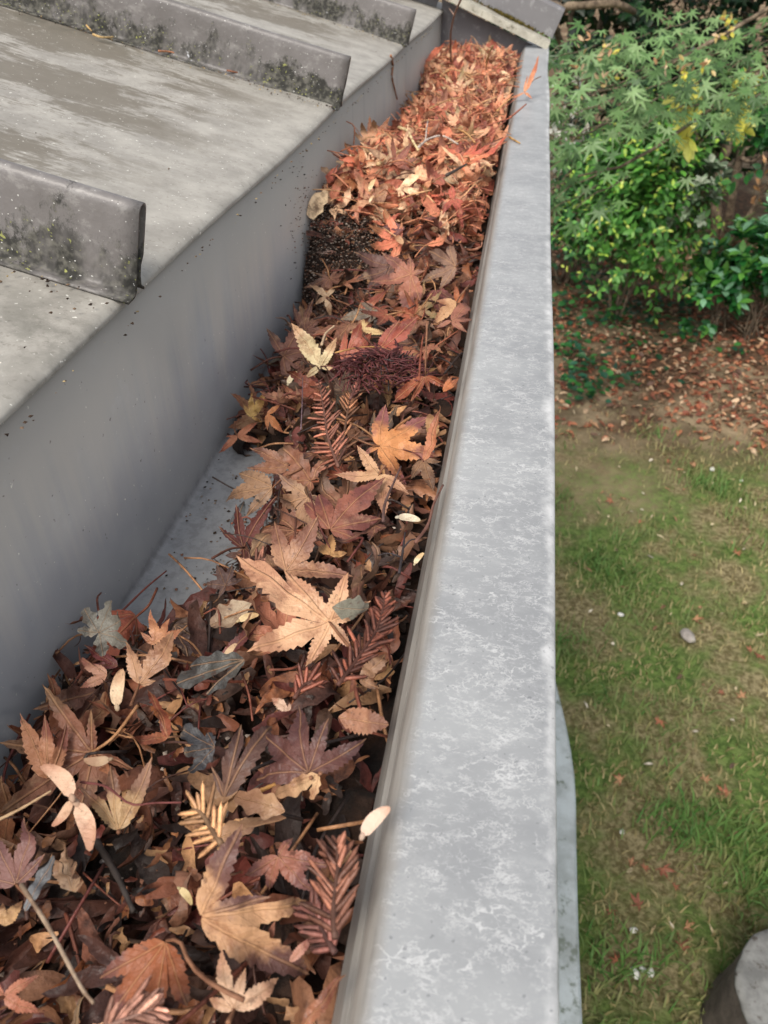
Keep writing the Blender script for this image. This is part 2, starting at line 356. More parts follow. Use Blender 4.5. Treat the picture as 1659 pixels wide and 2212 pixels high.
# ------------------------------------------------------------------ gutter
FZ = CAMZ - .290; LZ = CAMZ - .200; WX = -.1845; OX = .0292
gut = tag(empty('rain_gutter', (0, 0, FZ)), 'wide grey metal box gutter packed with dry autumn leaves along the eave', 'gutter')
tsy = np.concatenate([[-.7], np.linspace(-.1, 1.85, 100)])
P = [(-.0255, .06), (-.0255, .0), (-.0265, -.0)] 
prof = [(WX, EZ-FZ-.002), (WX, .004), (WX+.0012, .0012), (WX+.004, 0), (-.024, 0), (-.024, .064), (-.0226, .064), (-.0226, -.002), (WX-.002, -.002), (WX-.002, EZ-FZ-.002)]
V, F = extrude(prof, (0, 0, FZ), (1, 0, 0), (0, 0, 1), (0, 1, 0), tsy)
V[:, 0] += wob(V*np.array([0, 1, 1]), .0007, 7, 3)*(V[:, 0] < -.1)*np.clip((V[:, 2]-FZ)/.02, 0, 1)
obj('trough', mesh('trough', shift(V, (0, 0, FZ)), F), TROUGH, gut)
lp = [(-.0225, LZ-.0295), (-.0250, LZ-.0285), (-.0257, LZ-.0255), (-.0248, LZ-.0215), (-.0222, LZ-.0130), (-.0196, LZ-.0050), (-.0182, LZ-.0018), (-.0160, LZ-.0003), (-.0125, LZ),
      (-.004, LZ+.0001), (.006, LZ+.0001), (.016, LZ), (.0262, LZ-.0004), (.0282, LZ-.0012), (.0290, LZ-.0028), (OX, LZ-.006), (OX, LZ-.115), (OX-.002, LZ-.115), (OX-.002, LZ-.008), (-.0215, LZ-.006)]
V, F = extrude(lp, (0, 0, 0), (1, 0, 0), (0, 0, 1), (0, 1, 0), tsy)
V[:, 2] += wob(V*np.array([.3, 1, 0]), .0008, 11, 5); V[:, 0] += wob(V*np.array([0, 1, 0]), .0007, 8, 6)
obj('front_lip', mesh('front_lip', V, F), LIP, gut).location = (0, 0, -FZ)
V, F = extrude([(WX, -.002), (.027, -.002), (.027, .080), (WX, .165)], (0, 1.788, FZ), (1, 0, 0), (0, 0, 1), (0, 1, 0), (0, .002))
obj('end_cap', mesh('end_cap', shift(V, (0, 0, FZ)), F, smooth=False), PANEL, gut)
# ------------------------------------------------------------------ house wall under the gutter
V, F = extrude([(-.42, 0), (-.30, 0), (-.30, 1.78), (-.1875, 1.78), (-.1875, EZ-.02), (-.42, EZ-.02)], (0, 0, 0), (1, 0, 0), (0, 0, 1), (0, 1, 0), (-.9, 1.8))
hw = tag(obj('house_wall', mesh('house_wall', V, F, smooth=False), M_two('painted_wall', S(150, 144, 134), S(160, 154, 144), 8)), 'plain painted house wall and fascia below the gutter', 'wall')
# ------------------------------------------------------------------ pile of litter: height field
HY = [0, .14, .2, .25, .33, .41, .49, .6, .635, .67, .74, .89, 1.1, 1.4, 1.5, 1.8]
HL = [.014, .010, .022, .010, -.004, -.004, .000, .001, .016, .066, .092, .080, .046, .044, .074, .066]
HM = [.036, .036, .036, .034, .028, .034, .040, .042, .040, .060, .078, .082, .074, .078, .082, .060]
HR = [.056, .056, .056, .056, .054, .054, .054, .052, .042, .052, .066, .076, .080, .084, .084, .056]
XL, XR = WX, -.026
def pile(x, y):
    l, m, r = (np.interp(y, HY, h) for h in (HL, HM, HR)); u = np.clip((x-XL)/(XR-XL), 0, 1)
    return np.where(u < .5, l+(m-l)*(u*2), m+(r-m)*(u*2-1))
def bare(x, y):                                        # the swept triangle of gutter floor beside the wall
    return (y > .235) & (y < .425) & (x < -.122-.10*abs(y-.33))
gx, gy = np.linspace(XL+.001, XR-.0005, 60), np.linspace(-.2, 1.786, 520)
X, Y = np.meshgrid(gx, gy, indexing='ij'); V = np.stack([X, Y, X*0], -1).reshape(-1, 3)
h = pile(V[:, 0], V[:, 1]); h = h - .012 + wob(V, .006, 70, 8) + wob(V, .004, 160, 9)
h = np.where(bare(V[:, 0]-.012, V[:, 1]), -.004, h); V[:, 2] = FZ + np.maximum(h, -.004)
n2 = len(gy); F = np.array([[i*n2+j, (i+1)*n2+j, (i+1)*n2+j+1, i*n2+j+1] for i in range(len(gx)-1) for j in range(n2-1)])
tag(obj('mulch', mesh('mulch', V, F), MULCH), 'dark rotted leaf mulch filling the bottom of the gutter', 'mulch', kind='stuff')
# ------------------------------------------------------------------ leaf shapes
def bend(V, th, kap, p0=0.):
    if abs(kap) < 1e-4: return V
    c, s = math.cos(th), math.sin(th); p = V[:, 0]*c+V[:, 1]*s - p0; q = -V[:, 0]*s+V[:, 1]*c; r = 1/kap
    a = np.clip(p*kap, -2.6, 2.6); np_ = (r-V[:, 2])*np.sin(a)+p0; nz = r-(r-V[:, 2])*np.cos(a)
    return np.stack([np_*c-q*s, np_*s+q*c, nz], 1)
def leaf_grid(lobes, rows=15, serr=.24, fold=.25, droop=0., rounded=False, tip=1.15, seed=0):
    """lobes: [(angle from +Y clockwise, length, half width ratio)] -> V, F, leafco; the joint is the origin"""
    r = np.random.default_rng(seed); lobes = sorted(lobes); n = len(lobes); Lm = max(l[1] for l in lobes); V, F, A = [], [], []
    for i, (a, L, W) in enumerate(lobes):
        gl = (a-lobes[i-1][0])/2 if i else R_(42); gr = (lobes[i+1][0]-a)/2 if i < n-1 else R_(42)
        gl, gr = (min(g, R_(58)) for g in (gl, gr)); base = len(V)
        dr = droop*r.uniform(.3, 1.5); fo = fold*r.uniform(.5, 1.4); sw = r.uniform(-.10, .10)*L
        for j in range(rows+1):
            t = .015+.985*j/rows
            if rounded: wl = W*L*(math.sin(math.pi*min(1, t*.93+.02))**.6)*(.82+.18*math.cos(t*19+i))
            else: wl = W*L*((t+.02)**.75)*max(0, 1-t)**tip*2.55
            tooth = serr if (j % 2 == 0 and 2 < j < rows) else 0
            for k, s in enumerate((-1, -.5, 0, .5, 1)):
                lim = t*L*math.tan(gl if s < 0 else gr); cut = wl > lim; ww = min(wl, lim); tt = t
                if abs(s) == 1 and not cut and not rounded:
                    ww *= 1-tooth*r.uniform(.3, 1.5); tt = t + (0 if tooth else .35/rows) if t < .93 else t
                if rounded and abs(s) == 1 and t > .98: ww *= .6
                x = s*ww; y = tt*L
                z = fo*abs(x)*(.4+.6*t) - dr*L*t*t + r.normal()*.004*L*abs(s)
                x += sw*t*t
                V.append((x*math.cos(a)+y*math.sin(a), -x*math.sin(a)+y*math.cos(a), z))
                A.append((s*ww/Lm, tt*L/Lm, t))
        for j in range(rows):
            for k in range(4):
                q = base+j*5+k; F.append([q, q+1, q+6, q+5])
    return np.array(V), F, np.array(A)
def finish(name, V, F, A, scale=1., crumple=0., bends=(), seed=0):
    V = V.copy()
    if crumple: V[:, 2] += wob(V, crumple, 5.5, seed)*np.clip(np.hypot(V[:, 0], V[:, 1])*2, 0, 1) + wob(V, crumple*.35, 14, seed+1)
    for b in bends: V = bend(V, *b)
    return mesh(name, V*scale, F, {'leafco': ('FLOAT_VECTOR', A)})
def stalk_mesh(P, r0=.0007, r1=.0004):
    V, F = tube(smooth_path(P, 8), np.linspace(r0, r1, 8), 5); return mesh('stalk', V, F)
def frame(P, n, ydir):
    n = np.array(n, float); n /= np.linalg.norm(n); y = np.array(ydir, float); y -= n*np.dot(y, n); y /= np.linalg.norm(y); x = np.cross(y, n)
    return Matrix(((x[0], y[0], n[0], P[0]), (x[1], y[1], n[1], P[1]), (x[2], y[2], n[2], P[2]), (0, 0, 0, 1)))
def on_pile(p, zone, h):                               # where the sight line meets the pile surface raised by h
    z = FZ+.05
    for _ in range(12):
        q = hit_z(p, zone, z); z = .5*z + .5*(FZ + max(0, float(pile(q[0], q[1]))) + h)
    return hit_z(p, zone, z)
LAND = []                                              # (short name, world position) of things fillers can be described by
COUNT = {}
def note(label, P):
    sh = label.split(';')[0]; LAND.append((sh, np.array(P))); return label.replace(';', '')
def rgb(c, k=.86, v=.96):
    g = .35*c[0]+.45*c[1]+.2*c[2]; return S(*[max(0, min(255, (g+(x-g)*k)*v)) for x in c])
GL = 'fallen leaves lying in the gutter'
def leaf(label, zone, joint, tips, col, col2=None, h=.014, n=(0, -.3, 1), W=.215, fold=.22, droop=.06, crumple=.046, bends=(), stalk=None, cat='leaf', name='maple_leaf', rounded=False, serr=.2, tip=1.15, rows=24, P=None):
    seed = len(LAND)*13+5; n = np.array(n, float); n /= np.linalg.norm(n)
    if P is None: P = on_pile(joint, zone, h)
    Q = [hit(tp, zone, P, n) - P for tp in tips]
    M = frame(P, n, Q[0]); Mi = M.inverted(); L0 = np.linalg.norm(Q[0]); lob = []
    for q in Q:
        l = Mi @ Vector(P+q); lob.append((math.atan2(l.x, l.y), math.hypot(l.x, l.y)/L0, W*rnd.uniform(.9, 1.1)))
    if name == 'maple_leaf' and len(lob) > 2:
        pass
    V, F, A = leaf_grid(lob, rows, serr, fold, droop, rounded, tip, seed)
    if not bends: bends = ((rnd.uniform(0, 3.1), rnd.choice((-1, 1, 1))*rnd.uniform(.4, 1.3)),)
    o = obj(name, finish(name, V, F, A, L0, crumple, bends, seed), LEAF)
    o.matrix_world = M; o.color = rgb(col); o['tint'] = rgb(col2 or tuple(int(c*.8) for c in col))[:3]
    tag(o, note(label, P), cat, GL if cat == 'leaf' else None)
    if stalk:
        pts = [(0, 0, 0)]
        for k, s in enumerate(stalk):
            q = hit(s, zone, P + np.array([0, 0, .003+.002*k]), np.array([0, 0, 1.]) if abs(n[2]) > .55 else n); l = Mi @ Vector(q); pts.append(tuple(l))
        so_ = obj('stalk', stalk_mesh(pts, .00045, .0007), STALK, o); so_.color = rgb((150, 100, 70))
    return o
# ------------------------------------------------------------------ leaves that can be told apart in the photograph
leaf('two-tone orange and purple maple leaf; spread flat against the lip', 3, (1062, 748), [(1360, 565), (1065, 470), (1425, 790), (1215, 990), (955, 800)], (226, 146, 84), (146, 82, 78), .022, (0.05, -.45, 1), .235, fold=.12, stalk=[(1000, 735), (905, 695)])
leaf('pale yellow maple leaf; standing up against the dark wall', 3, (715, 275), [(565, 5), (815, 105), (615, 345), (800, 290)], (236, 212, 160), (212, 164, 120), .020, (.15, -.9, .55), .24, fold=.3)
leaf('small buff maple leaf; beyond the pale yellow one', 3, (960, 55), [(965, -40), (880, 75), (1105, 88), (1000, -5)], (226, 190, 128), (205, 160, 105), .020, (0, -.6, .8), .22, fold=.3)
leaf('dark red maple leaf; face up below the tan leaf pair', 3, (770, 1240), [(1065, 900), (700, 980), (600, 1035), (1080, 1165), (955, 1290)], (156, 88, 66), (118, 60, 54), .018, (0, -.5, 1), .25, fold=.1)
leaf('light tan maple leaf; overlapping the two-tone leaf', 3, (1060, 922), [(797, 935), (928, 760), (1250, 1020), (1125, 1195)], (208, 156, 112), (184, 130, 98), .024, (0, -.45, 1), .23, fold=.16, stalk=[(1075, 890), (1100, 860)])
leaf('olive brown maple leaf; with three curled lobes by the bare floor', 3, (430, 995), [(72, 1022), (190, 850), (262, 1155)], (156, 116, 84), (122, 92, 70), .024, (.1, -.5, .9), .24, droop=.02, stalk=[(500, 930), (610, 878)])
leaf('dull brown maple leaf; cupped beside the needle sprig', 3, (530, 870), [(300, 750), (562, 730), (728, 765), (285, 890)], (158, 104, 74), (112, 68, 52), .022, (0, -.6, .8), .22, fold=.35, stalk=[(610, 900), (720, 950), (825, 1012)])
leaf('small salmon maple leaf; touching the gutter wall', 3, (222, 690), [(338, 596), (103, 792), (372, 722), (150, 690)], (216, 132, 92), (176, 96, 70), .016, (.2, -.7, .7), .2, fold=.3, stalk=[(205, 650), (205, 603)])
leaf('speckled tan-brown maple leaf; just beyond the largest leaf', 3, (510, 1490), [(445, 1228), (722, 1188), (905, 1470)], (190, 136, 100), (142, 92, 72), .026, (0, -.45, 1), .25, fold=.28)
leaf('golden brown leaf scrap; beneath the dark red leaf', 3, (770, 1395), [(678, 1285), (775, 1238), (880, 1372)], (194, 140, 82), (160, 110, 64), .02, (0, -.4, 1), .26)
leaf('rust maple leaf; with a tall yellow stalk near the lip', 3, (1335, 335), [(1240, 472), (1358, 430), (1105, 495), (1480, 390)], (170, 86, 52), (140, 66, 42), .03, (0, -.9, .45), .2, fold=.4, stalk=[(1338, 200), (1346, 5)])
leaf('brick red maple leaf; with pale ribs beyond the maroon fibres', 3, (1060, 172), [(1305, 15), (1225, 165), (1400, 240), (1180, 20)], (176, 82, 62), (140, 58, 48), .022, (0, -.5, 1), .24)
leaf('rounded red leaf; behind the pale yellow leaf', 3, (850, 250), [(1040, 110), (960, 60), (880, 95)], (184, 94, 70), (150, 72, 56), .02, (0, -.5, 1), .26)
leaf('short orange leaf tip; curling against the lip', 3, (1440, 425), [(1535, 332), (1490, 330)], (196, 108, 58), (150, 78, 44), .03, (-.5, -.5, .7), .24)
leaf('long rust leaf lobe; leaning along the lip', 3, (1325, 835), [(1500, 560)], (192, 116, 78), (150, 84, 58), .03, (-.4, -.4, 1), .15, fold=.3)
leaf('drab brown leaf; under the orange tip of the two-tone leaf', 3, (1322, 828), [(1235, 955), (1372, 1018), (1422, 855)], (146, 106, 76), (112, 80, 60), .016, (0, -.4, 1), .24)
leaf('oval tan leaflet; upright by the lip behind the two-tone leaf', 3, (1390, 700), [(1362, 555)], (180, 130, 82), (150, 104, 66), .02, (0, -.7, .6), .32, tip=.8, name='oval_leaf')
leaf('slim slate grey leaf; lying on the bare gutter floor', 3, (195, 1315), [(238, 1062)], (112, 116, 118), (88, 92, 94), .006, (.2, -.4, 1), .17, name='willow_leaf', serr=.03, tip=.9)
leaf('crinkled dark purple-brown leaf; at the edge of the bare floor', 3, (150, 1575), [(0, 1540), (105, 1435), (262, 1500), (105, 1650), (205, 1438)], (102, 76, 70), (76, 56, 52), .012, (0, -.35, 1), .26, crumple=.06, rounded=False)
leaf('shrivelled yellow leaf; hooked beside the gutter wall', 3, (305, 575), [(392, 425), (250, 500), (368, 600), (300, 430)], (228, 186, 104), (190, 140, 72), .02, (.2, -.7, .6), .2, crumple=.14, fold=.6)
leaf('small orange maple leaf; with two pointed lobes by the yellow leaf', 3, (395, 560), [(492, 498), (502, 688), (400, 650)], (206, 126, 74), (166, 92, 56), .02, (.1, -.6, .8), .22, fold=.35)
leaf('largest pale tan maple leaf; spread open in the middle of the gutter', 4, (1368, 258), [(958, 12), (1170, 50), (1448, 48), (1540, 170), (1022, 378), (1282, 448), (1452, 368)], (226, 172, 128), (196, 138, 102), .034, (-.05, -.45, 1), .235, fold=.2, droop=.04, stalk=[(1400, 300), (1450, 360), (1480, 385)])
leaf('grey-green leathery leaf; lying across the largest leaf', 4, (1375, 195), [(1545, 225)], (126, 122, 104), (98, 94, 82), .04, (0, -.4, 1), .36, name='oval_leaf', serr=.06, tip=.75, rounded=True)
leaf('tan maple leaf; with a straight pale stalk pointing at the viewer', 4, (578, 515), [(535, 335), (775, 285), (650, 500)], (196, 146, 110), (164, 118, 88), .026, (0, -.6, .8), .25, stalk=[(562, 555), (543, 603)])
leaf('apricot maple leaf; jagged and cupped behind the tan stalked leaf', 4, (645, 350), [(630, 203), (715, 232), (575, 305), (775, 292)], (212, 146, 102), (180, 112, 78), .03, (0, -.6, .7), .23, fold=.35)
leaf('dusty pink leaf; half buried beside the wall', 4, (445, 478), [(312, 385), (325, 535), (375, 420)], (204, 144, 114), (170, 104, 84), .02, (.2, -.6, .8), .26)
leaf('crimson leaf; peeping out under the grey lobed leaf', 4, (490, 440), [(362, 365), (395, 435)], (134, 62, 60), (100, 46, 46), .014, (0, -.5, 1), .2)
leaf('ash grey lobed oak leaf; stuck against the gutter wall', 4, (410, 300), [(470, 175), (340, 205), (558, 235), (550, 345), (435, 395), (320, 300)], (140, 136, 124), (112, 108, 98), .032, (.25, -.6, .75), .30, name='oak_leaf', rounded=True, crumple=.08, bends=((.8, 1.2),))
leaf('charcoal oak leaf; torn and crusted in the middle of the pile', 4, (1015, 412), [(740, 520), (858, 555), (945, 470), (800, 430)], (84, 82, 76), (62, 60, 58), .028, (0, -.5, .9), .2, name='oak_leaf', rounded=True, crumple=.09)
leaf('slate dark shrivelled leaf; in front of the rust curl', 4, (890, 775), [(735, 700), (855, 708), (790, 885), (755, 805)], (80, 80, 84), (56, 56, 60), .022, (0, -.5, .9), .27, crumple=.09, rounded=True, name='oak_leaf')
leaf('rust curl of a leaf; rising to a point', 4, (700, 735), [(630, 495), (655, 640)], (156, 80, 54), (120, 58, 42), .024, (.1, -.8, .5), .2, fold=.5)
leaf('flat russet leaflet; below the rust curl', 4, (700, 730), [(535, 768)], (170, 96, 60), (136, 70, 46), .018, (0, -.4, 1), .24)
leaf('dark maroon maple leaf; sprinkled with black crumbs near the lip', 4, (1280, 882), [(1000, 868), (1030, 688), (1190, 578), (1352, 648), (1538, 752)], (110, 66, 58), (86, 50, 48), .032, (0, -.5, 1), .235, fold=.3, stalk=[(1290, 905)])
leaf('chocolate brown folded leaf; standing left of the dark maroon leaf', 4, (930, 985), [(985, 678), (880, 855), (1092, 618)], (116, 80, 66), (90, 60, 52), .028, (-.1, -.8, .5), .17, fold=.5)
leaf('mottled tan oblong leaflet; curling against the lip', 4, (1400, 650), [(1608, 688)], (172, 116, 84), (132, 84, 62), .034, (-.2, -.6, .8), .3, tip=.8, bends=((0, 1.2),))
leaf('cream and pink leaf scrap; resting on the dark maroon leaf', 4, (1200, 625), [(1115, 565), (1200, 590)], (218, 176, 146), (196, 136, 108), .045, (0, -.5, 1), .3)
leaf('orange lobe standing at the wall; beside a maroon lobe', 4, (200, 908), [(190, 662), (80, 648), (305, 700)], (204, 136, 96), (150, 86, 70), .016, (.35, -.85, .4), .19, fold=.3)
leaf('curled brown leaf; twisted against the lip by the needle sprig', 4, (1490, 490), [(1645, 395), (1560, 535)], (156, 114, 84), (120, 84, 62), .036, (-.3, -.5, .8), .27, crumple=.12)
leaf('round fawn leaf; on the bare floor side of the largest leaf', 4, (1045, 178), [(875, 268)], (188, 164, 134), (150, 118, 92), .018, (0, -.4, 1), .36, rounded=True, name='oval_leaf')
leaf('long wine red lobe; arched in front of the largest leaf', 4, (910, 420), [(1092, 255)], (130, 62, 54), (96, 46, 42), .022, (0, -.5, .9), .17, fold=.5)
leaf('olive yellow maple leaf; with a purple tinged tall lobe', 5, (490, 292), [(652, 0), (450, 25), (365, 85)], (190, 150, 102), (150, 106, 82), .030, (0, -.55, .8), .185, fold=.2, stalk=[(492, 300)])
leaf('mauve brown maple leaf; at the left edge of the picture', 5, (65, 515), [(172, 192), (-25, 285), (198, 400), (-110, 480)], (142, 96, 88), (118, 76, 74), .026, (.05, -.5, .9), .22, stalk=[(110, 560)])
leaf('ashy grey strap leaf; lying over the mauve leaf', 5, (100, 630), [(232, 392)], (116, 118, 122), (94, 96, 100), .034, (.1, -.5, .9), .15, name='willow_leaf', rounded=True)
leaf('fawn crumpled leaf; in front of the big winged seed', 5, (300, 548), [(235, 378), (312, 298), (382, 375), (352, 505)], (192, 154, 120), (150, 112, 84), .024, (0, -.6, .8), .3, crumple=.12, bends=((.4, 1.5),))
leaf('blunt tan lobe; lying below the dark maroon leaf', 5, (1185, 215), [(978, 145)], (198, 150, 108), (168, 118, 84), .026, (0, -.5, .9), .27, rounded=True, name='oak_leaf')
leaf('buff split leaf; with a bite out of its side', 5, (1322, 62), [(1140, 165), (1205, 88), (1296, 165)], (218, 170, 120), (190, 138, 94), .034, (0, -.5, .9), .2, rounded=True, name='oak_leaf', stalk=[(1330, 55)])
leaf('light brown forked leaf; under the blunt tan lobe', 5, (880, 335), [(900, 225), (1060, 275), (1185, 225)], (190, 142, 104), (156, 110, 80), .022, (0, -.4, 1), .25, rounded=True, name='oak_leaf')
leaf('big curled brown leaf; with a tan twisted underside', 5, (830, 650), [(1005, 262), (1325, 972), (1300, 590), (1110, 560)], (204, 150, 104), (112, 72, 64), .036, (-.1, -.5, .8), .19, fold=.45, droop=-.05, crumple=.05, bends=((.3, -1.0),))
leaf('red-brown maple leaf; with a torn tan tip near the lip', 5, (1155, 400), [(982, 502), (1070, 572), (1290, 570), (1375, 430), (1212, 296)], (162, 96, 74), (128, 80, 74), .030, (0, -.45, 1), .25, fold=.16)
leaf('peach maple leaf; half hidden at the bottom of the picture', 5, (970, 1035), [(882, 785), (1010, 862), (1172, 905), (832, 985)], (218, 172, 136), (196, 142, 108), .030, (0, -.5, .9), .25, stalk=[(945, 1090)])
leaf('rust orange maple leaf; drooping from a long bent stalk', 5, (690, 750), [(402, 912), (420, 1090), (620, 1110), (765, 1100)], (166, 90, 52), (116, 66, 58), .036, (0, -.6, .7), .2, fold=.45, stalk=[(745, 752), (790, 850), (880, 930), (1010, 995)])
leaf('salmon maple leaf; in the bottom left corner', 5, (15, 985), [(148, 878), (168, 1062), (-40, 910)], (196, 118, 86), (150, 84, 66), .024, (0, -.5, .9), .22, stalk=[(-30, 995)])
leaf('tan curl; at the left edge below the ashy strap leaf', 5, (20, 690), [(85, 575), (-5, 590)], (204, 156, 104), (160, 112, 76), .026, (0, -.6, .8), .3, crumple=.1)
leaf('slim pinkish leaflet; beside the tail of the big curled leaf', 5, (1100, 778), [(1168, 650)], (194, 136, 104), (160, 100, 80), .022, (0, -.5, .9), .18)
leaf('toothed rosy leaflet; between the sprig and the big curled leaf', 5, (1200, 838), [(1312, 722)], (188, 126, 102), (150, 90, 76), .024, (0, -.5, .9), .18)
leaf('long brown leaf; bottom right against the lip', 5, (1255, 1110), [(1412, 885)], (166, 100, 66), (130, 74, 52), .036, (-.4, -.5, .8), .19, fold=.35)
leaf('big russet maple leaf; drooping over the dark hollow', 8, (905, 1065), [(632, 1156), (712, 932), (905, 942), (1000, 1040), (968, 1275), (868, 1425)], (172, 104, 78), (134, 80, 68), .032, (-.05, -.6, .8), .25, fold=.2)
leaf('dull tan maple leaf; folded beside the dark hollow', 8, (1215, 1015), [(1010, 815), (1122, 800), (955, 1115), (1105, 1195)], (150, 112, 90), (118, 86, 70), .026, (-.2, -.6, .8), .2, fold=.45)
leaf('pale fawn maple leaf; close to the wall before the dirt mound', 8, (322, 1222), [(195, 1098), (392, 1138), (352, 1348), (235, 1265)], (204, 170, 132), (166, 128, 94), .022, (.1, -.6, .8), .23, stalk=[(400, 1250), (480, 1280)])
leaf('grey-tan leaf; flat before the small buff leaf', 8, (675, 1335), [(400, 1335), (555, 1255), (590, 1402)], (146, 132, 112), (112, 98, 84), .014, (0, -.45, 1), .26)
leaf('red star-shaped maple leaf; on the orange heap by the lip', 8, (1195, 550), [(1368, 602), (1178, 428), (1108, 645), (1315, 705)], (198, 96, 74), (166, 72, 60), .026, (0, -.5, .9), .2)
leaf('honey coloured leaf; with a yellow stalk leaning on the lip', 8, (1220, 1260), [(1045, 1402), (1075, 1262)], (208, 156, 108), (176, 116, 80), .024, (0, -.5, .9), .24, stalk=[(1250, 1210), (1312, 1138)])
leaf('brown-red maple leaf; wedged against the lip below the dull tan one', 8, (1185, 1390), [(1358, 1188), (1342, 1342), (1288, 1465), (1075, 1425)], (166, 102, 80), (126, 76, 64), .022, (-.1, -.5, .9), .24)
leaf('orange pointed lobe; between the dull tan leaf and the lip', 8, (1225, 1265), [(1213, 1125), (1290, 1165)], (186, 100, 52), (146, 72, 42), .02, (0, -.7, .6), .2)
leaf('dark umber maple leaf; under the big russet leaf', 8, (790, 1010), [(505, 975), (518, 1105), (572, 1185)], (112, 72, 62), (84, 54, 48), .02, (0, -.5, .9), .25)
leaf('plum coloured leaf; on the dirt mound', 8, (862, 740), [(682, 738), (755, 815)], (122, 72, 70), (96, 54, 56), .018, (0, -.5, .9), .22)
leaf('orange upright maple leaf; against the wall beyond the dirt mound', 8, (588, 295), [(540, 160), (682, 268), (505, 222)], (206, 122, 74), (168, 86, 56), .022, (.1, -.8, .6), .2)
leaf('light orange maple leaf; beside a pale seed on the dirt mound', 8, (630, 520), [(568, 405), (620, 575), (662, 468)], (208, 138, 94), (170, 98, 66), .024, (0, -.6, .8), .2)
leaf('small biscuit leaflet; on the plum leaf edge', 8, (852, 862), [(788, 772)], (206, 156, 112), (176, 120, 84), .022, (0, -.5, .9), .24)
leaf('brightest orange-red maple leaf; spread over the far heap', 9, (690, 1460), [(545, 1285), (860, 1300), (985, 1370), (1132, 1362), (765, 1565), (900, 1480)], (230, 128, 86), (206, 92, 68), .026, (0, -.4, 1), .22)
leaf('orange leaf; spilling over the lip at the far end', 9, (1265, 830), [(1385, 535), (1125, 905), (1310, 700), (1330, 900)], (228, 146, 100), (198, 108, 72), .02, (-.1, -.6, .8), .17, stalk=[(1340, 730), (1415, 690)])
leaf('peach streaked leaf; across the far heap below the pale stick', 9, (640, 660), [(860, 720), (760, 640)], (234, 172, 128), (206, 124, 88), .022, (0, -.5, 1), .2)
leaf('burnt orange leaf; beside the white twig', 9, (400, 1190), [(520, 1060), (440, 1040), (520, 1160)], (200, 118, 74), (160, 84, 56), .022, (0, -.5, .9), .22)
leaf('olive-brown leaf; in the shade beside the thick pale twig', 9, (240, 1470), [(360, 1420), (250, 1360)], (160, 124, 78), (124, 88, 58), .018, (0, -.5, .9), .3)
# ------------------------------------------------------------------ winged seeds
def samara_wing(L, seed, curve=.25):
    n = 12; V, F, A = [], [], []
    for j in range(n+1):
        t = j/n; wd = L*(.05+.135*math.sin(math.pi*min(1, t*.86+.06))**.9*(t > .0)); wd *= (.5 if t < .12 else 1); c = curve*1.5*L*t**2.5
        if t > .97: wd *= .55
        for k, s in enumerate((-1, -.3, .4, 1)): V.append((c+s*wd*(1.15 if s > 0 else .85), t*L, .05*L*s*s*t+.02*L*math.sin(t*7+seed))); A.append((abs(s+.85)*.1+.004, t+s*.3, t))
    for j in range(n):
        for k in range(3): q = j*4+k; F.append([q, q+1, q+5, q+4])
    return np.array(V), F, np.array(A)
def seed_nut(L): # small flattened nutlet
    V, F = [], []
    for i in range(7):
        a = math.pi*i/6
        for j in range(8):
            b = 2*math.pi*j/8; V.append((.075*L*math.sin(a)*math.cos(b), .11*L*math.cos(a)+.03*L, .05*L*math.sin(a)*math.sin(b)+.01*L))
    for i in range(6):
        for j in range(8): F.append([i*8+j, i*8+(j+1) % 8, (i+1)*8+(j+1) % 8, (i+1)*8+j])
    return V, F
def samara(label, zone, base, tips, col, col2, h=.03, n=(0, -.5, .9), P=None):
    P = on_pile(base, zone, h) if P is None else P; n = np.array(n, float); n /= np.linalg.norm(n)
    e = empty('winged_seed', P); tag(e, note(label, P), 'winged seed', 'maple seeds in the gutter')
    for k, tp in enumerate(tips):
        q = hit(tp, zone, P, n)-P; L = np.linalg.norm(q); M = frame((0, 0, .001*k), n, q); M.translation += Vector(n)*.001*k
        V, F, A = samara_wing(L, k, .2 if k == 0 else -.2)
        o = obj('wing', mesh('wing', V, F, {'leafco': ('FLOAT_VECTOR', A)}), LEAF, e); o.matrix_local = M; o.color = rgb(col); o['tint'] = rgb(col2)[:3]
        V, F = seed_nut(L); o2 = obj('seed', mesh('seed', V, F), STALK, e); o2.matrix_local = M; o2.color = rgb(tuple(int(c*.8) for c in col))
    return e
samara('big pink-tan paired winged seed; lying across leaves near the left wall', 5, (312, 172), [(432, 322), (240, 0)], (228, 182, 148), (206, 150, 118), .044)
samara('single blunt seed wing; below the big paired one', 5, (300, 160), [(255, 285)], (226, 178, 142), (200, 140, 108), .040)
samara('cream seed wing; hanging below the dusty pink leaf', 4, (487, 615), [(462, 455)], (234, 200, 160), (210, 164, 124), .040, (0, -.8, .5))
samara('ivory winged seed; beside the shrivelled yellow leaf', 3, (520, 385), [(545, 300)], (240, 220, 176), (220, 190, 140), .022, (0, -.6, .8))
samara('cream winged seed; lying beside the lip amid dark scraps', 3, (1165, 1170), [(1300, 1150)], (242, 232, 200), (222, 206, 168), .024)
samara('ivory seed; hooked at the lip near the tangle of stems', 3, (1270, 1450), [(1300, 1372)], (240, 218, 172), (220, 184, 130), .028)
samara('pale pink winged seed; leaning out onto the lip', 5, (1500, 322), [(1575, 165)], (236, 198, 172), (214, 168, 142), .042, (-.3, -.6, .7))
samara('pale bud-like seed; under the largest leaf on its floor side', 4, (985, 255), [(1060, 205)], (236, 206, 150), (214, 176, 120), .022)
samara('straw seed wing; upright before the dark charcoal oak leaf', 4, (930, 415), [(958, 340)], (224, 190, 146), (200, 160, 118), .03)
samara('ivory seed wing; upper one on the dirt mound', 8, (618, 490), [(628, 410)], (238, 214, 160), (220, 186, 130), .03, (0, -.6, .8))
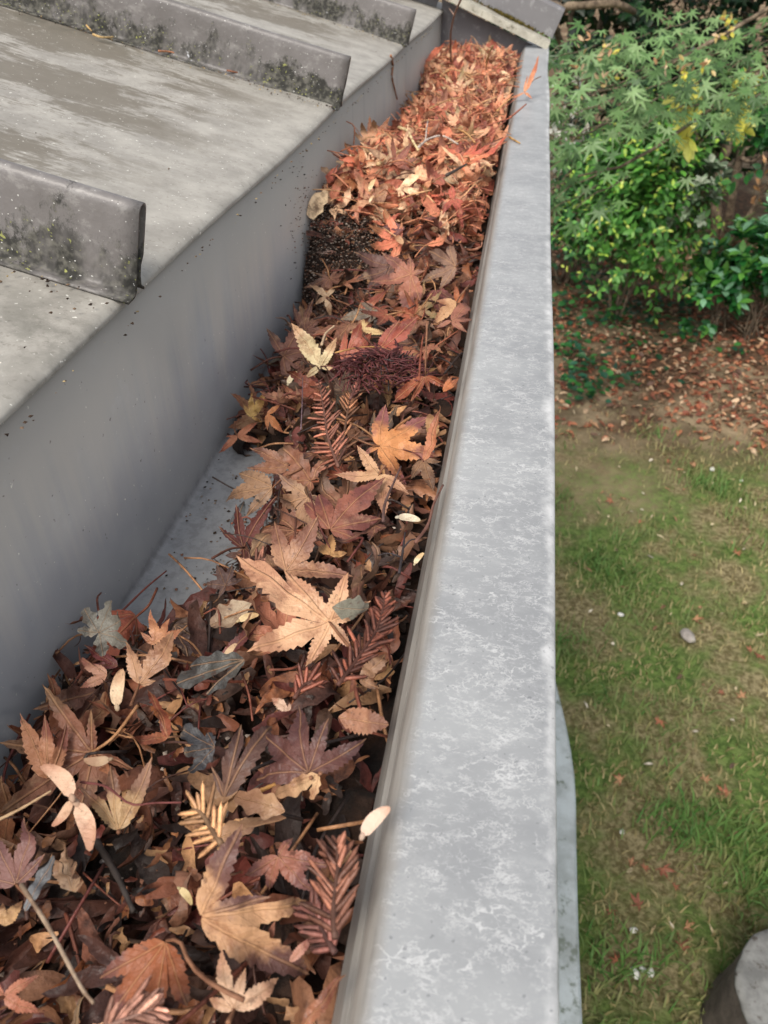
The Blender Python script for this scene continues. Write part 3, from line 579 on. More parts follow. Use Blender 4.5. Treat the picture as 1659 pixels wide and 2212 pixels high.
samara('ivory seed wing; lower one on the dirt mound', 8, (620, 572), [(628, 520)], (238, 210, 164), (214, 170, 120), .032, (0, -.6, .8))
samara('pinkish seed wing; at the foot of the dirt mound', 8, (262, 915), [(382, 895)], (206, 168, 150), (170, 120, 110), .02)
samara('yellow seed; half buried near the bottom left', 5, (740, 530), [(812, 572)], (226, 200, 140), (200, 170, 110), .02)
samara('tan seed wing; beside the grey scrap near the left wall', 4, (462, 825), [(355, 865)], (204, 168, 130), (176, 134, 100), .03)
# ------------------------------------------------------------------ needle sprigs
def sprig(label, zone, path, col, h=.03, nl=.016, pairs=18, n=(0, -.5, .9), spread=60, one=0, taper=True):
    P = [on_pile(p, zone, h) for p in path]; Q = smooth_path(P, pairs+2); b = Q[0]
    e = empty('needle_sprig', b); tag(e, note(label, np.mean(Q, 0)), 'needle sprig', 'dry needle sprigs in the gutter')
    V, F = tube(Q, np.linspace(.0009, .0005, len(Q)), 6); o = obj('twig', mesh('twig', shift(V, b), F), STALK, e); o.color = rgb(tuple(int(c*.62) for c in col))
    mb = MB(); n = np.array(n, float); n /= np.linalg.norm(n)
    for i in range(1, len(Q)-1):
        T = Q[i+1]-Q[i-1]; T /= np.linalg.norm(T); sd = np.cross(T, n); sd /= np.linalg.norm(sd); k = i/len(Q)
        for s in ((-1, 1) if not one else (one, one)):
            if rnd.random() < .12: continue
            a = R_(spread*rnd.uniform(.55, 1.25)*(1-.35*k)); L = .54*nl*rnd.uniform(.6, 1.2)*(math.sin(math.pi*min(1, .25+k*.8))**.5 if taper else 1)
            d = T*math.cos(a)+sd*s*math.sin(a)+n*rnd.uniform(-.15, .45); d /= np.linalg.norm(d); wv = np.cross(d, n); wv /= np.linalg.norm(wv); w_ = .00072
            rows = []
            for t, ww in ((0, .4), (.15, 1), (.5, 1.1), (.85, .9), (1, .1)):
                c = Q[i]+d*L*t + n*(.10*L*t*t*rnd.uniform(-.5, 1)); rows += [c-wv*w_*ww, c+n*w_*.35*ww, c+wv*w_*ww, c-n*w_*.25*ww]
            g = rnd.uniform(.62, 1.2); cc = S(*[min(255, int(x*g)) for x in col])
            mb.add(rows, [[r*4+q, r*4+(q+1) % 4, r*4+4+(q+1) % 4, r*4+4+q] for r in range(4) for q in range(4)], cc)
    obj('needles', mb.mesh('needles', b), LITTER, e)
    return e
sprig('pinkish brown needle sprig; upright in the middle beside the two-tone leaf', 3, [(820, 870), (760, 700), (735, 540), (705, 360)], (196, 128, 104), .034, .022, 22, (0, -.75, .5))
sprig('light brown needle sprig; fanning right of the pinkish one', 3, [(825, 860), (850, 700), (880, 520), (905, 440)], (190, 132, 96), .030, .024, 16, (0, -.75, .5), 42)
sprig('slim pink needle sprig; slanting up to the maroon fibres', 3, [(890, 470), (960, 330), (1010, 240)], (186, 116, 100), .034, .010, 14, (0, -.7, .6), 35)
sprig('red-brown needle sprig; beside the lip right of the largest leaf', 4, [(1400, 520), (1490, 400), (1570, 270), (1600, 130)], (150, 88, 68), .038, .018, 26, (-.1, -.6, .7), 50)
sprig('dark needle sprig; pointing up along the lip near the bottom', 5, [(1390, 740), (1385, 600), (1400, 460), (1400, 330)], (160, 106, 84), .042, .020, 15, (-.2, -.6, .7), 50)
sprig('pale pink needle sprig; at the bottom edge of the picture', 5, [(400, 1120), (520, 1075), (650, 1025)], (226, 164, 140), .040, .020, 14, (0, -.6, .7), 45)
sprig('apricot needle tuft; on a short scaly twig', 5, [(920, 350), (880, 290), (835, 220), (800, 200)], (222, 168, 120), .044, .018, 9, (0, -.6, .7), 65)
sprig('rosy needle sprig; lying below the big curled leaf', 5, [(1390, 800), (1330, 690), (1290, 590)], (150, 96, 84), .032, .018, 12, (0, -.6, .7), 50)
sprig('faded needle sprig; beside the bare floor behind the largest leaf', 3, [(270, 1500), (330, 1440), (385, 1400)], (176, 120, 98), .022, .016, 9, (0, -.6, .7), 50)
sprig('short red needle sprig; between the largest and the dark maroon leaf', 4, [(1220, 575), (1260, 520), (1300, 500)], (168, 100, 80), .03, .016, 8, (0, -.6, .7), 45)
# ------------------------------------------------------------------ twigs and loose stalks
def twig(label, zone, path, col, r, h=.03, cat='twig', name='twig', plane=None, side=None, hs=None, lift=None):
    if plane is not None: P = [hit(p, zone, *plane) for p in path]
    else: P = [on_pile(p, zone, hs[i] if hs else h) for i, p in enumerate(path)]
    Q = smooth_path(P, 14); b = Q[0]; r *= .68; rr = np.linspace(r, r*.6, 14)*(1+.12*np.sin(np.arange(14)*2.1))
    V, F = tube(Q, rr, 7)
    if side:
        for (i, pt) in side:
            q = on_pile(pt, zone, h) if plane is None else hit(pt, zone, *plane)
            v2, f2 = tube(smooth_path([Q[i], (Q[i]+q)/2+np.array([0, 0, .002]), q], 6), np.linspace(r*.7, r*.4, 6), 6); F = F + [[k+len(V) for k in f] for f in f2]; V = np.vstack([V, v2])
    o = obj(name, mesh(name, shift(V, b), F), TWIG); o.location = b; o.color = rgb(col)
    return tag(o, note(label, np.mean(Q, 0)), cat, 'loose twigs and stalks')
twig('thin red stalk; lying across the bare gutter floor', 4, [(478, 240), (600, 120), (690, 45)], (150, 80, 66), .0009, .006, 'stalk', 'leaf_stalk')
twig('long grey-tan stalk; slanting through the bottom left leaves', 5, [(88, 518), (200, 690), (330, 930), (388, 1008)], (178, 152, 126), .0010, .042, 'stalk', 'leaf_stalk')
twig('straw stalk; entering from the left edge', 5, [(-20, 255), (90, 200), (212, 128)], (196, 160, 118), .0009, .036, 'stalk', 'leaf_stalk')
twig('black twig; in the dark gap of the bottom left pile', 5, [(400, 338), (480, 470), (555, 628)], (62, 54, 50), .0018, .022)
twig('maroon thread-like stalk; wandering over the olive leaf', 5, [(335, 92), (440, 110), (540, 182), (640, 178), (752, 176)], (128, 66, 62), .0006, .044, 'stalk', 'leaf_stalk')
twig('amber stalk; running under the buff split leaf', 5, [(1080, 128), (1140, 100), (1215, 62)], (196, 140, 74), .0011, .028, 'stalk', 'leaf_stalk')
twig('brown wiry stalk; curving up beside the lip', 3, [(1275, 1320), (1350, 1215), (1385, 1090), (1440, 978)], (124, 82, 68), .0011, .036, 'stalk', 'leaf_stalk')
twig('dark wiry stalk; curling over the light tan leaf', 3, [(1085, 1195), (1095, 1090), (1150, 960), (1190, 868)], (100, 72, 66), .0010, .040, 'stalk', 'leaf_stalk')
twig('black branched twiglet; among red scraps by the lip', 3, [(1180, 1500), (1200, 1380), (1215, 1260)], (60, 52, 54), .0009, .03, side=[(5, (1040, 1400)), (8, (1290, 1300))])
twig('thin purple stalk; rising left of the needle sprigs', 3, [(598, 650), (605, 500), (608, 340)], (122, 96, 104), .0006, .036, 'stalk', 'leaf_stalk')
twig('rust stalk; beside the tall yellow stalk', 3, [(1298, 360), (1308, 200), (1322, 90)], (150, 76, 52), .0011, .036, 'stalk', 'leaf_stalk')
twig('golden stalk; lying on the red rounded leaf', 3, [(800, 195), (930, 165), (1060, 160), (1130, 185)], (206, 152, 86), .0009, .032, 'stalk', 'leaf_stalk')
twig('pale bent twig; behind the pale yellow leaf', 3, [(720, 150), (745, 80), (795, 35)], (206, 176, 140), .0014, .03)
twig('thick pale twig; beside the olive-brown leaf on the far heap', 8, [(675, 308), (770, 245), (862, 202)], (214, 176, 122), .0028, .026)
twig('white curved twig; arching over the far heap', 8, [(955, 190), (1030, 130), (1130, 112), (1232, 168)], (206, 190, 176), .0019, .034, side=[(3, (1022, 5))])
twig('cream flat strip; curling down by the wall', 8, [(822, 52), (880, 75), (915, 140), (955, 208)], (236, 208, 150), .0026, .034)
twig('dark charred twig; lying on the bright orange heap', 8, [(1150, 382), (1220, 345), (1290, 305)], (84, 74, 68), .0022, .034)
twig('pale tan upright stick; standing in the far heap', 9, [(920, 640), (935, 520), (985, 408)], (224, 184, 120), .0022, hs=[.02, .05, .085])
twig('tall grey-brown twig; standing at the far end by the trim', 9, [(605, 600), (600, 330), (630, 150), (700, -20)], (150, 118, 100), .0024, hs=[.01, .075, .115, .16], side=[(9, (560, 60))])
twig('long straw stalk; lying slantwise over the far heap', 9, [(415, 975), (560, 910), (700, 870), (850, 790)], (220, 166, 108), .0014, .034, 'stalk', 'leaf_stalk')
twig('curved straw stalk; arched over the far red leaves', 9, [(505, 690), (570, 640), (640, 628), (780, 665)], (224, 176, 116), .0016, .036, 'stalk', 'leaf_stalk')
twig('golden bent stalk; at the far heap beside the lip', 9, [(1020, 1000), (1090, 930), (1160, 870)], (224, 166, 100), .0016, .034, 'stalk', 'leaf_stalk')
twig('scaly reddish twig; poking over the lip', 9, [(1135, 1060), (1210, 1000), (1280, 940)], (186, 110, 84), .0020, .036)
twig('yellow forked stalk; at the near side of the far heap', 9, [(670, 1165), (740, 1200), (820, 1285)], (216, 160, 96), .0014, .036, 'stalk', 'leaf_stalk')
wallp = (np.array([WX+.0025, 0, 0]), np.array([1., 0, 0]))
twig('dry twig with a pale tip; hanging on the gutter wall', 9, [(62, 500), (80, 590), (72, 690), (95, 800), (118, 895)], (176, 120, 84), .0024, plane=wallp)
roofp = (np.array(RM @ Vector((0, 0, .0035))), np.array([math.sin(PR), 0, math.cos(PR)]))
twig('yellow-tan seed stalk; alone on the roof pan', 1, [(385, 143), (425, 155), (470, 153)], (226, 190, 124), .0016, plane=roofp)
twig('small rusty twig; at the foot of the middle seam', 1, [(658, 212), (700, 214), (735, 222)], (186, 122, 84), .0014, plane=roofp)
twig('longer red-brown twig; lying along the middle seam', 1, [(940, 292), (1040, 312), (1165, 338)], (150, 96, 70), .0012, plane=roofp)
twig('short yellow twig; near the top of the roof pan', 1, [(355, 100), (365, 112), (380, 128)], (220, 180, 110), .0013, plane=roofp)
twig('tiny yellow bud; resting on the lip far along', 9, [(1130, 1235), (1180, 1265), (1225, 1290)], (214, 164, 90), .0018, plane=(np.array([0, 0, LZ+.0025]), np.array([0, 0, 1.])))
# ------------------------------------------------------------------ maroon fibre clump
c0 = on_pile((1090, 330), 3, .026); e = empty('fibre_clump', c0); tag(e, note('dark maroon clump of stringy fibres; beyond the needle sprigs', c0), 'plant fibres')
for nm, rad, cnt, cols in (('fibres', .020, 260, ((88, 44, 46), (120, 62, 60))), ('black_core', .010, 60, ((40, 34, 34), (70, 56, 54)))):
    mb = MB()
    for i in range(cnt):
        a = rnd.uniform(0, 6.28); u = rnd.random()**.5*rad; p = np.array([u*math.cos(a)*1.35, u*math.sin(a), .011*(1-(u/rad)**2)]); b = a+rnd.gauss(1.2, .7); L = rnd.uniform(.006, .015)
        d = np.array([math.cos(b), math.sin(b), rnd.uniform(-.3, .5)]); q = p+d*L; m = (p+q)/2+np.array([rnd.gauss(0, .001), rnd.gauss(0, .001), .002])
        V, F = tube(smooth_path([p, m, q], 5), .00045, 4); t = rnd.random(); mb.add(V, F, S(*[int(x+(y-x)*t) for x, y in zip(*cols)]))
    obj(nm, mb.mesh(nm), LITTER, e)
# ------------------------------------------------------------------ filler leaves: single leaves of the pile, copied from a few leaf shapes
VAR = []
def mk(name, lob, sc, bends=(), crumple=.04, **kw):
    V, F, A = leaf_grid(lob, seed=len(VAR)+900, **kw); o = obj(name, finish(name, V, F, A, sc, crumple, bends, len(VAR)+70), LEAF)
    st = obj('stalk', stalk_mesh([(0, 0, 0), (0, -.010, .002), (.004, -.024, .001+.004*rnd.random())], .0006, .0007), STALK, o)
    VAR.append([o, st, False])
m5 = lambda j: [(R_(a+rnd.uniform(-8, 8)), l*rnd.uniform(.85, 1.1), .205*rnd.uniform(.85, 1.15)) for a, l in ((0, 1), (-50, .9), (50, .9), (-98, .6), (98, .6))]
m7 = lambda j: [(R_(a+rnd.uniform(-6, 6)), l*rnd.uniform(.9, 1.1), .175*rnd.uniform(.85, 1.15)) for a, l in ((0, 1), (-40, .95), (40, .95), (-82, .75), (82, .75), (-125, .45), (125, .45))]
m3 = lambda j: [(R_(a+rnd.uniform(-8, 8)), l*rnd.uniform(.85, 1.1), .22) for a, l in ((0, 1), (-48, .85), (48, .85))]
for j in range(4): mk('maple_leaf', m5(j), .036, bends=((rnd.uniform(0, 3), rnd.uniform(-.8, 1.2)),), fold=rnd.uniform(.15, .5))
for j in range(3): mk('maple_leaf', m7(j), .036, bends=((rnd.uniform(0, 3), rnd.uniform(.6, 1.6)),), fold=.3)
for j in range(4): mk('maple_leaf', m5(j), .034, bends=((rnd.uniform(0, 3), rnd.choice((-2.6, 2.4, 3.0))), (rnd.uniform(0, 3), 1.2)), crumple=.10, fold=.5)
for j in range(3): mk('maple_leaf', m3(j), .036, bends=((rnd.uniform(0, 3), rnd.choice((-1.8, 2.2))),), crumple=.08, fold=.5)
for j in range(2): mk('leaf_lobe', [(0, 1, .2)], .038, bends=((1.57, rnd.choice((-1.5, 1.8))),), crumple=.05, fold=.6)
STATE = ['open', 'open', 'open', 'open', 'cupped', 'cupped', 'cupped', 'crumpled', 'crumpled', 'crumpled', 'crumpled', 'curled', 'curled', 'curled', 'slender', 'slender']
NEAR = [((166, 106, 78), 'brown'), ((188, 112, 82), 'russet'), ((206, 154, 116), 'tan'), ((134, 86, 70), 'dark brown'), ((168, 84, 58), 'rust red'), ((130, 66, 58), 'maroon'), ((206, 152, 108), 'light tan'), ((104, 80, 66), 'dull brown'), ((186, 116, 74), 'orange-brown')]
FAR = [((226, 148, 108), 'orange'), ((238, 176, 134), 'pale orange'), ((210, 120, 90), 'red-orange'), ((196, 108, 86), 'brick red'), ((220, 152, 112), 'copper'), ((242, 190, 148), 'peach'), ((176, 104, 84), 'red-brown'), ((232, 138, 102), 'bright orange')]
used = set(x.replace(';', '') for x, _ in LAND)
def fill_label(col, state, kind, P, big):
    order = sorted(LAND0, key=lambda l: np.linalg.norm(l[1]-P))
    for sh, Q in order[:40]:
        d = P-Q
        rel = ('beyond' if d[1] > 0 else 'before') if abs(d[1]) > abs(d[0]) else ('right of' if d[0] > 0 else 'left of')
        for ext in ('',):
            lb = f"{big}{col} {state} {kind} {rel} the {sh}"
            if lb not in used and len(lb.split()) <= 16: used.add(lb); return lb
    return None
LAND0 = list(LAND); HP = np.array([l[1] for l in LAND0]); cand = []; placed = []
for i in range(6000):
    if len(placed) >= 222: break
    y = .05+1.72*rnd.random()**1.5; x = rnd.uniform(XL+.018, XR-.014)
    if bare(x-.004, y): continue
    far = y > .66; dm = np.min(np.linalg.norm(HP[:, :2]-np.array([x, y]), axis=1))
    if not far and dm < .017: continue
    if any((x-a)**2+(y-b)**2 < (.0165 if far else .0135)**2 for a, b in placed): continue
    if .632 < y < .70 and x < -.115 and rnd.random() < .75: continue                         # the dirt mound stays bare
    placed.append((x, y))
for (x, y) in placed:
    far = y > .66
    vi = rnd.choice(range(len(VAR))) if not far else rnd.choice(list(range(4, 16)))
    proto, st, was = VAR[vi]
    mix_ = NEAR if (not far or (y < .75 and rnd.random() < .5)) else FAR
    (rc, cn) = rnd.choice(mix_); sc = rnd.uniform(.72, 1.15) * (.92 if far else 1); sz = 'small ' if sc < .84 else ('large ' if sc > 1.04 else '')
    z = FZ + max(0., float(pile(x, y))) + (rnd.uniform(-.002, .012)+.012 if far else rnd.uniform(.004, .020))
    n = (rnd.gauss(0, .45), rnd.gauss(-.25, .45), 1.); a = rnd.uniform(0, 6.28)
    if x < XL+.035: n = (n[0]+.5, n[1], n[2])
    if x > XR-.025: n = (n[0]-.4, n[1], n[2])
    M = frame((x, y, z), n, (math.cos(a), math.sin(a), rnd.uniform(-.2, .2))) @ Matrix.Diagonal((sc, sc, sc, 1))
    # keep the leaf between wall and lip: slide it inwards when a bound would cross
    bb = [M @ Vector(c) for c in proto.bound_box]; lo, hi = min(b.x for b in bb), max(b.x for b in bb)
    dx = max(0, WX+.002-lo) - (max(0, hi-(XR-.001)) if max(b.z for b in bb) < LZ+.004 or hi > .0 else 0)
    M.translation.x += max(-.03, min(.03, dx)); mn = min(b.z for b in bb); M.translation.z += max(0, FZ+.003-mn)*.8
    lb = fill_label(cn, STATE[vi], 'maple leaf' if vi < 14 else 'leaf lobe', np.array(M.translation), sz)
    if lb is None: continue
    if was:
        o = proto.copy(); C.objects.link(o); s2 = None
        if rnd.random() < .6: s2 = st.copy(); C.objects.link(s2); s2.parent = o
    else: o, s2 = proto, st; VAR[vi][2] = True
    o.matrix_world = M; g = rnd.uniform(.85, 1.12); kk = ((.92, 1.0) if far else (.86, .96)); o.color = rgb(tuple(min(255, int(c*g)) for c in rc), *kk); o['tint'] = rgb(tuple(int(c*rnd.uniform(.68, .85)) for c in rc), *kk)[:3]
    if s2: s2.color = rgb(rnd.choice(((170, 96, 66), (206, 150, 100), (120, 74, 58))))
    tag(o, lb, 'leaf', GL)
for o, st, was in VAR:
    if not was: bpy.data.objects.remove(st); bpy.data.objects.remove(o)
# ------------------------------------------------------------------ uncountable litter: scraps, stalks, dirt
def scraps(name, label, cnt, ylo, yhi, pal, size, zoff, cat='leaf litter', seed=1, xlo=XL+.006, xhi=XR-.004, tiltk=.5):
    r = random.Random(seed); Vs, Fs, As, base = [], [], [], 0
    for i in range(cnt):
        y = r.uniform(ylo, yhi); x = r.uniform(xlo, xhi)
        if bare(x-.003, y) or (r.random() < 1.0*math.exp(-(((y-.668)/.034)**2+((x+.165)/.05)**2)**2) and r.random() < .72): continue
        L = r.uniform(*size); W = L*r.uniform(.10, .26); rows = 6; V = []
        kap = r.uniform(-1.6, 2.2)/L; th = r.uniform(-.5, .5)+1.57; cut = r.uniform(.6, 1)
        jag = [r.uniform(.55, 1.15) for _ in range(rows*2+2)]
        for j in range(rows+1):
            t = j/rows; ww = W*math.sin(math.pi*(.08+.88*t*cut))
            V += [(-ww*jag[j], t*L, .35*ww), (0, t*L, 0), (ww*jag[-j-1], t*L, .35*ww)]
        V = bend(np.array(V)-np.array([0, L/2, 0]), th, kap)
        n = (r.gauss(0, tiltk), r.gauss(-.2, tiltk), 1.); a = r.uniform(0, 6.28); z = FZ+max(0, float(pile(x, y)))+r.uniform(*zoff)
        M = np.array(frame((x, y, z), n, (math.cos(a), math.sin(a), r.uniform(-.3, .3))))
        V = V@M[:3, :3].T+M[:3, 3]; V[:, 0] = np.clip(V[:, 0], WX+.001, XR+.0005+np.maximum(0, (V[:, 2]-LZ)*2)); V[:, 2] = np.maximum(V[:, 2], FZ+.0008)
        Vs.append(V); c = r.choice(pal); g = r.uniform(.75, 1.15); As.append(np.tile(S(*[min(255, int(k*g)) for k in c]), (len(V), 1)))
        for j in range(rows):
            for k in range(2): q = base+j*3+k; Fs.append((q, q+1, q+4, q+3))
        base += len(V)
    return tag(obj(name, mesh(name, np.vstack(Vs), np.array(Fs), {'col': ('FLOAT_COLOR', np.vstack(As))}), LITTER), label, cat, kind='stuff')
np_ = [(140, 88, 66), (106, 68, 56), (84, 56, 48), (166, 116, 86), (118, 62, 54), (66, 52, 46), (196, 148, 106), (84, 62, 50), (160, 100, 66)]
fp_ = [(226, 148, 110), (212, 124, 94), (238, 176, 136), (188, 106, 84), (244, 200, 160), (160, 92, 76), (230, 160, 120)]
scraps('leaf_litter', 'brown torn leaf scraps packed between the larger leaves of the near pile', 1300, .03, .70, np_, (.008, .026), (-.012, .006), seed=3)
scraps('orange_litter', 'orange shredded leaf scraps heaped at the far end of the gutter', 1700, .68, 1.77, fp_, (.010, .034), (-.010, .014), seed=4, tiltk=.9)
def heap(name, label, cnt, ylo, yhi, pal, size, zoff, seed, tiltk):
    r = random.Random(seed); vs = []
    for j in range(9):
        rr_ = random.Random(seed*50+j); lob = [(R_(a+rr_.uniform(-9, 9)), l*rr_.uniform(.75, 1.15), .19*rr_.uniform(.8, 1.2)) for a, l in ((0, 1), (-50, .9), (50, .9), (-98, .6), (98, .6))][:rr_.choice((3, 5, 5))]
        V, F, A = leaf_grid(lob, 8, .2, .5, .1, seed=seed*9+j); V = V-np.array([0, .35, 0]); V[:, 2] += wob(V, .12, 5, seed+j)
        for q in range(2): V = bend(V, rr_.uniform(0, 3.1), rr_.choice((-1, 1))*rr_.uniform(.9, 2.8))
        vs.append((V, np.array(F)))
    Vs, Fs, As, base = [], [], [], 0
    for i in range(cnt):
        y = r.uniform(ylo, yhi); x = r.uniform(XL+.012, XR-.008)
        if bare(x-.006, y) or (.63 < y < .70 and x < -.12): continue
        V, F = r.choice(vs); a = r.uniform(0, 6.28); z = FZ+max(0, float(pile(x, y)))+r.uniform(*zoff); M = np.array(frame((x, y, z), (r.gauss(0, tiltk), r.gauss(-.2, tiltk), 1.), (math.cos(a), math.sin(a), r.uniform(-.3, .3))))
        V = (V*r.uniform(*size))@M[:3, :3].T+M[:3, 3]; V[:, 0] = np.clip(V[:, 0], WX+.001, XR+.0005+np.maximum(0, (V[:, 2]-LZ)*2)); V[:, 2] = np.maximum(V[:, 2], FZ+.0008)
        c = r.choice(pal); g = r.uniform(.78, 1.12); Vs.append(V); As.append(np.tile(S(*[min(255, int(k*g)) for k in c]), (len(V), 1))); Fs.append(F+base); base += len(V)
    return tag(obj(name, mesh(name, np.vstack(Vs), np.vstack(Fs), {'col': ('FLOAT_COLOR', np.vstack(As))}), LITTER), label, 'leaf litter', kind='stuff')
heap('curled_leaf_litter', 'loose mass of small curled orange maple leaves at the far end of the gutter', 620, .70, 1.77, fp_, (.020, .036), (-.004, .020), 31, .7)
heap('matted_leaf_litter', 'matted dark brown leaves under the near pile', 420, .03, .70, np_[:6], (.024, .038), (-.012, .002), 32, .5)
scraps('leaf_chips', 'crumbled bits of dry leaf sprinkled over the near pile', 2300, .03, .72, [(150, 98, 66), (96, 62, 48), (196, 150, 106), (126, 70, 54), (66, 50, 42), (176, 120, 80), (52, 42, 38)], (.003, .010), (-.008, .008), 'leaf bits', 5, tiltk=.8)
mb = MB(); r = random.Random(9)
for i in range(1100):
    y = .05+1.7*r.random()**.8; x = r.uniform(XL+.01, XR-.006)
    if bare(x-.002, y) or (.63 < y < .70 and x < -.12): continue
    far = y > .66; L = r.uniform(.012, .045); a = r.uniform(0, 6.28); z = FZ+max(0, float(pile(x, y)))+r.uniform(-.002, .016 if not far else .026)
    d = np.array([math.cos(a), math.sin(a), r.uniform(-.2, .5 if far else .3)])*L; p = np.array([x, y, z]); q = p+d; q[0] = min(max(q[0], WX+.002), XR+(.012 if q[2] > LZ else 0))
    m = (p+q)/2+np.array([r.gauss(0, .003), r.gauss(0, .003), r.uniform(0, .006)]); V, F = tube(smooth_path([p, m, q], 7), r.uniform(.00035, .0008), 4)
    V[:, 2] = np.maximum(V[:, 2], FZ+.0005)
    c = r.choice(((220, 150, 110), (236, 186, 136), (190, 112, 88), (214, 140, 104)) if far else ((140, 82, 64), (96, 66, 56), (186, 136, 96), (120, 64, 56), (64, 52, 48)))
    mb.add(V, F, S(*c))
tag(obj('loose_stalks', mb.mesh('loose_stalks'), LITTER), 'countless thin leaf stalks strewn through the litter', 'leaf stalks', kind='stuff')
def crumbs(name, label, pts, pal, sz, cat):
    V0 = np.array([(1, 0, 0), (-1, 0, 0), (0, 1, 0), (0, -1, 0), (0, 0, 1), (0, 0, -1)], float); F0 = np.array([(0, 2, 4), (2, 1, 4), (1, 3, 4), (3, 0, 4), (2, 0, 5), (1, 2, 5), (3, 1, 5), (0, 3, 5)])
    n = len(pts); r = np.random.default_rng(n); V = V0[None]*r.uniform(.4, 1.3, (n, 6, 3))
    a = r.uniform(0, 6.28, n); c, s = np.cos(a)[:, None], np.sin(a)[:, None]; V = np.stack([V[..., 0]*c-V[..., 1]*s, V[..., 0]*s+V[..., 1]*c, V[..., 2]*.6], -1)
    V = V*(r.uniform(*sz, n)[:, None, None]) + np.array(pts)[:, None]
    F = (F0[None]+6*np.arange(n)[:, None, None]).reshape(-1, 3); P = np.array([S(*k) for k in pal])[r.integers(0, len(pal), n)]
    return tag(obj(name, mesh(name, V.reshape(-1, 3), F, {'col': ('FLOAT_COLOR', np.repeat(P, 6, 0))}, smooth=False), CRUMB), label, cat, kind='stuff')
pts = []
r = random.Random(21)
for i in range(7000):                                  # dirt mound against the wall, and dirt below
    y = r.gauss(.665, .042); x = XL+.004+abs(r.gauss(0, .052)); 
    if x > XR-.01: continue
    pts.append((x, y, FZ+max(.001, float(pile(x, y)))+r.uniform(-.004, .008)))
for i in range(1500):
    y = r.uniform(.04, .66); x = r.uniform(XL+.003, XR-.01); pts.append((x, y, FZ+max(0., float(pile(x, y)))-.002+r.uniform(-.004, .006)) if not bare(x, y) else (x, y, FZ+.0006))
for i in range(1100):                                   # spill on to the bare floor, thinning towards the wall
    y = r.uniform(.25, .42); x = -.122-.10*abs(y-.33)-abs(r.gauss(0, .010)); pts.append((max(x, XL+.002), y, FZ+.0006))
for i in range(150): pts.append((WX+.0012, r.gauss(.665, .03), FZ+.085+r.gauss(0, .022)))
for i in range(150): pts.append((r.uniform(-.12, -.03), r.gauss(.30, .05), FZ+.03+r.uniform(.0, .03)))
crumbs('dirt_crumbs', 'black dirt crumbs mounded against the gutter wall and scattered over its floor', pts, ((44, 38, 34), (76, 64, 56), (110, 96, 86), (156, 142, 130), (58, 48, 44), (130, 92, 74)), (.0003, .0013), 'dirt')
pts = []
for i in range(170):
    y = r.uniform(.1, 1.6); pts.append((EX+.0035, y, EZ-.008-abs(r.gauss(0, .002))))
for rb in RIBS:
    for i in range(120):
        u = abs(r.gauss(.12, .14)); q = RM @ Vector((u, -rb+.010+abs(r.gauss(0, .010)), .002)); pts.append(tuple(q))
for i in range(90): q = RM @ Vector((r.uniform(.0, .7), -r.uniform(-.1, 1.6), .0022)); pts.append(tuple(q))
crumbs('roof_grit', 'dark grit lodged along the eave and at the feet of the roof seams', pts, ((46, 36, 30), (70, 56, 46), (110, 92, 76), (170, 150, 110)), (.0004, .0013), 'grit')
# ------------------------------------------------------------------ garden ground
def gpt(p, zone=0, z=0.): return hit_z(p, zone, z)
BEDY = 3.95
def bed_edge(x): return BEDY - .10 + .18*np.sin(x*2.1+.4) + .25*np.clip(x-1.2, 0, 2)
gxs = np.concatenate([[-60, -20, -6], np.linspace(-1, 6, 141), [9, 20, 60]]); gys = np.concatenate([[-60, -15, -3], np.linspace(-.5, 10, 201), [13, 25, 60]])
X, Y = np.meshgrid(gxs, gys, indexing='ij'); V = np.stack([X, Y, X*0], -1).reshape(-1, 3); near = (np.abs(V[:, 0]) < 7) & (np.abs(V[:, 1]) < 11)
V[:, 2] = np.where(near, wob(V, .012, 3.2, 77)-.012, -.02); n2 = len(gys)
F = np.array([[i*n2+j, (i+1)*n2+j, (i+1)*n2+j+1, i*n2+j+1] for i in range(len(gxs)-1) for j in range(n2-1)])
def M_ground():
    t = NT('lawn_soil'); c = t.coord('Object'); x, y, z = t.sep(c)
    soil = t.mix(t.ramp(t.noise(c, 3.2, 6, .65), .38, .62), S(106, 92, 72), S(160, 142, 114))
    thatch = t.mix(t.ramp(t.noise(c, 55, 5, .7), .4, .62), S(104, 94, 64), S(160, 148, 112))
    gr = t.mix(t.ramp(t.noise(c, 40, 5, .7), .35, .65), S(70, 92, 44), S(116, 138, 74))
    lawn = t.mix(t.ramp(t.noise(c, 2.4, 4, .6), .44, .60), gr, thatch)
    sel = t.ramp(t.math('ADD', y, t.math('MULTIPLY', t.noise(c, 4, 5, .7), .9)), BEDY-.35, BEDY+.35)
    dx = t.math('MULTIPLY', t.math('SUBTRACT', x, .52), 1.9); dy = t.math('MULTIPLY', t.math('SUBTRACT', y, 3.2), 2.1)
    dd = t.math('ADD', t.math('MULTIPLY', dx, dx), t.math('MULTIPLY', dy, dy))
    patch = t.math('MULTIPLY', t.ramp(t.math('ADD', dd, t.math('MULTIPLY', t.noise(c, 5, 8, .75), 3.4)), 2.5, 1.3), .8)
    lawn = t.mix(patch, lawn, t.mix(t.noise(c, 14, 5), S(128, 110, 84), S(176, 156, 124)))
    bed = t.mix(t.ramp(t.noise(c, 30, 6, .7), .42, .62), S(84, 70, 56), S(122, 92, 70))
    dry = t.math('MULTIPLY', t.ramp(t.math('ADD', t.noise(c, 1.7, 3), t.ramp(y, 4.9, 4.0, 0, .12)), .44, .6), sel)
    col = t.mix(sel, lawn, t.mix(dry, bed, soil))
    t.bump(t.noise(c, 60, 6, .75), .8, .02)
    return t.fin(col, .95, .15)
tag(obj('ground', mesh('ground', V, F), M_ground()), kind='structure')
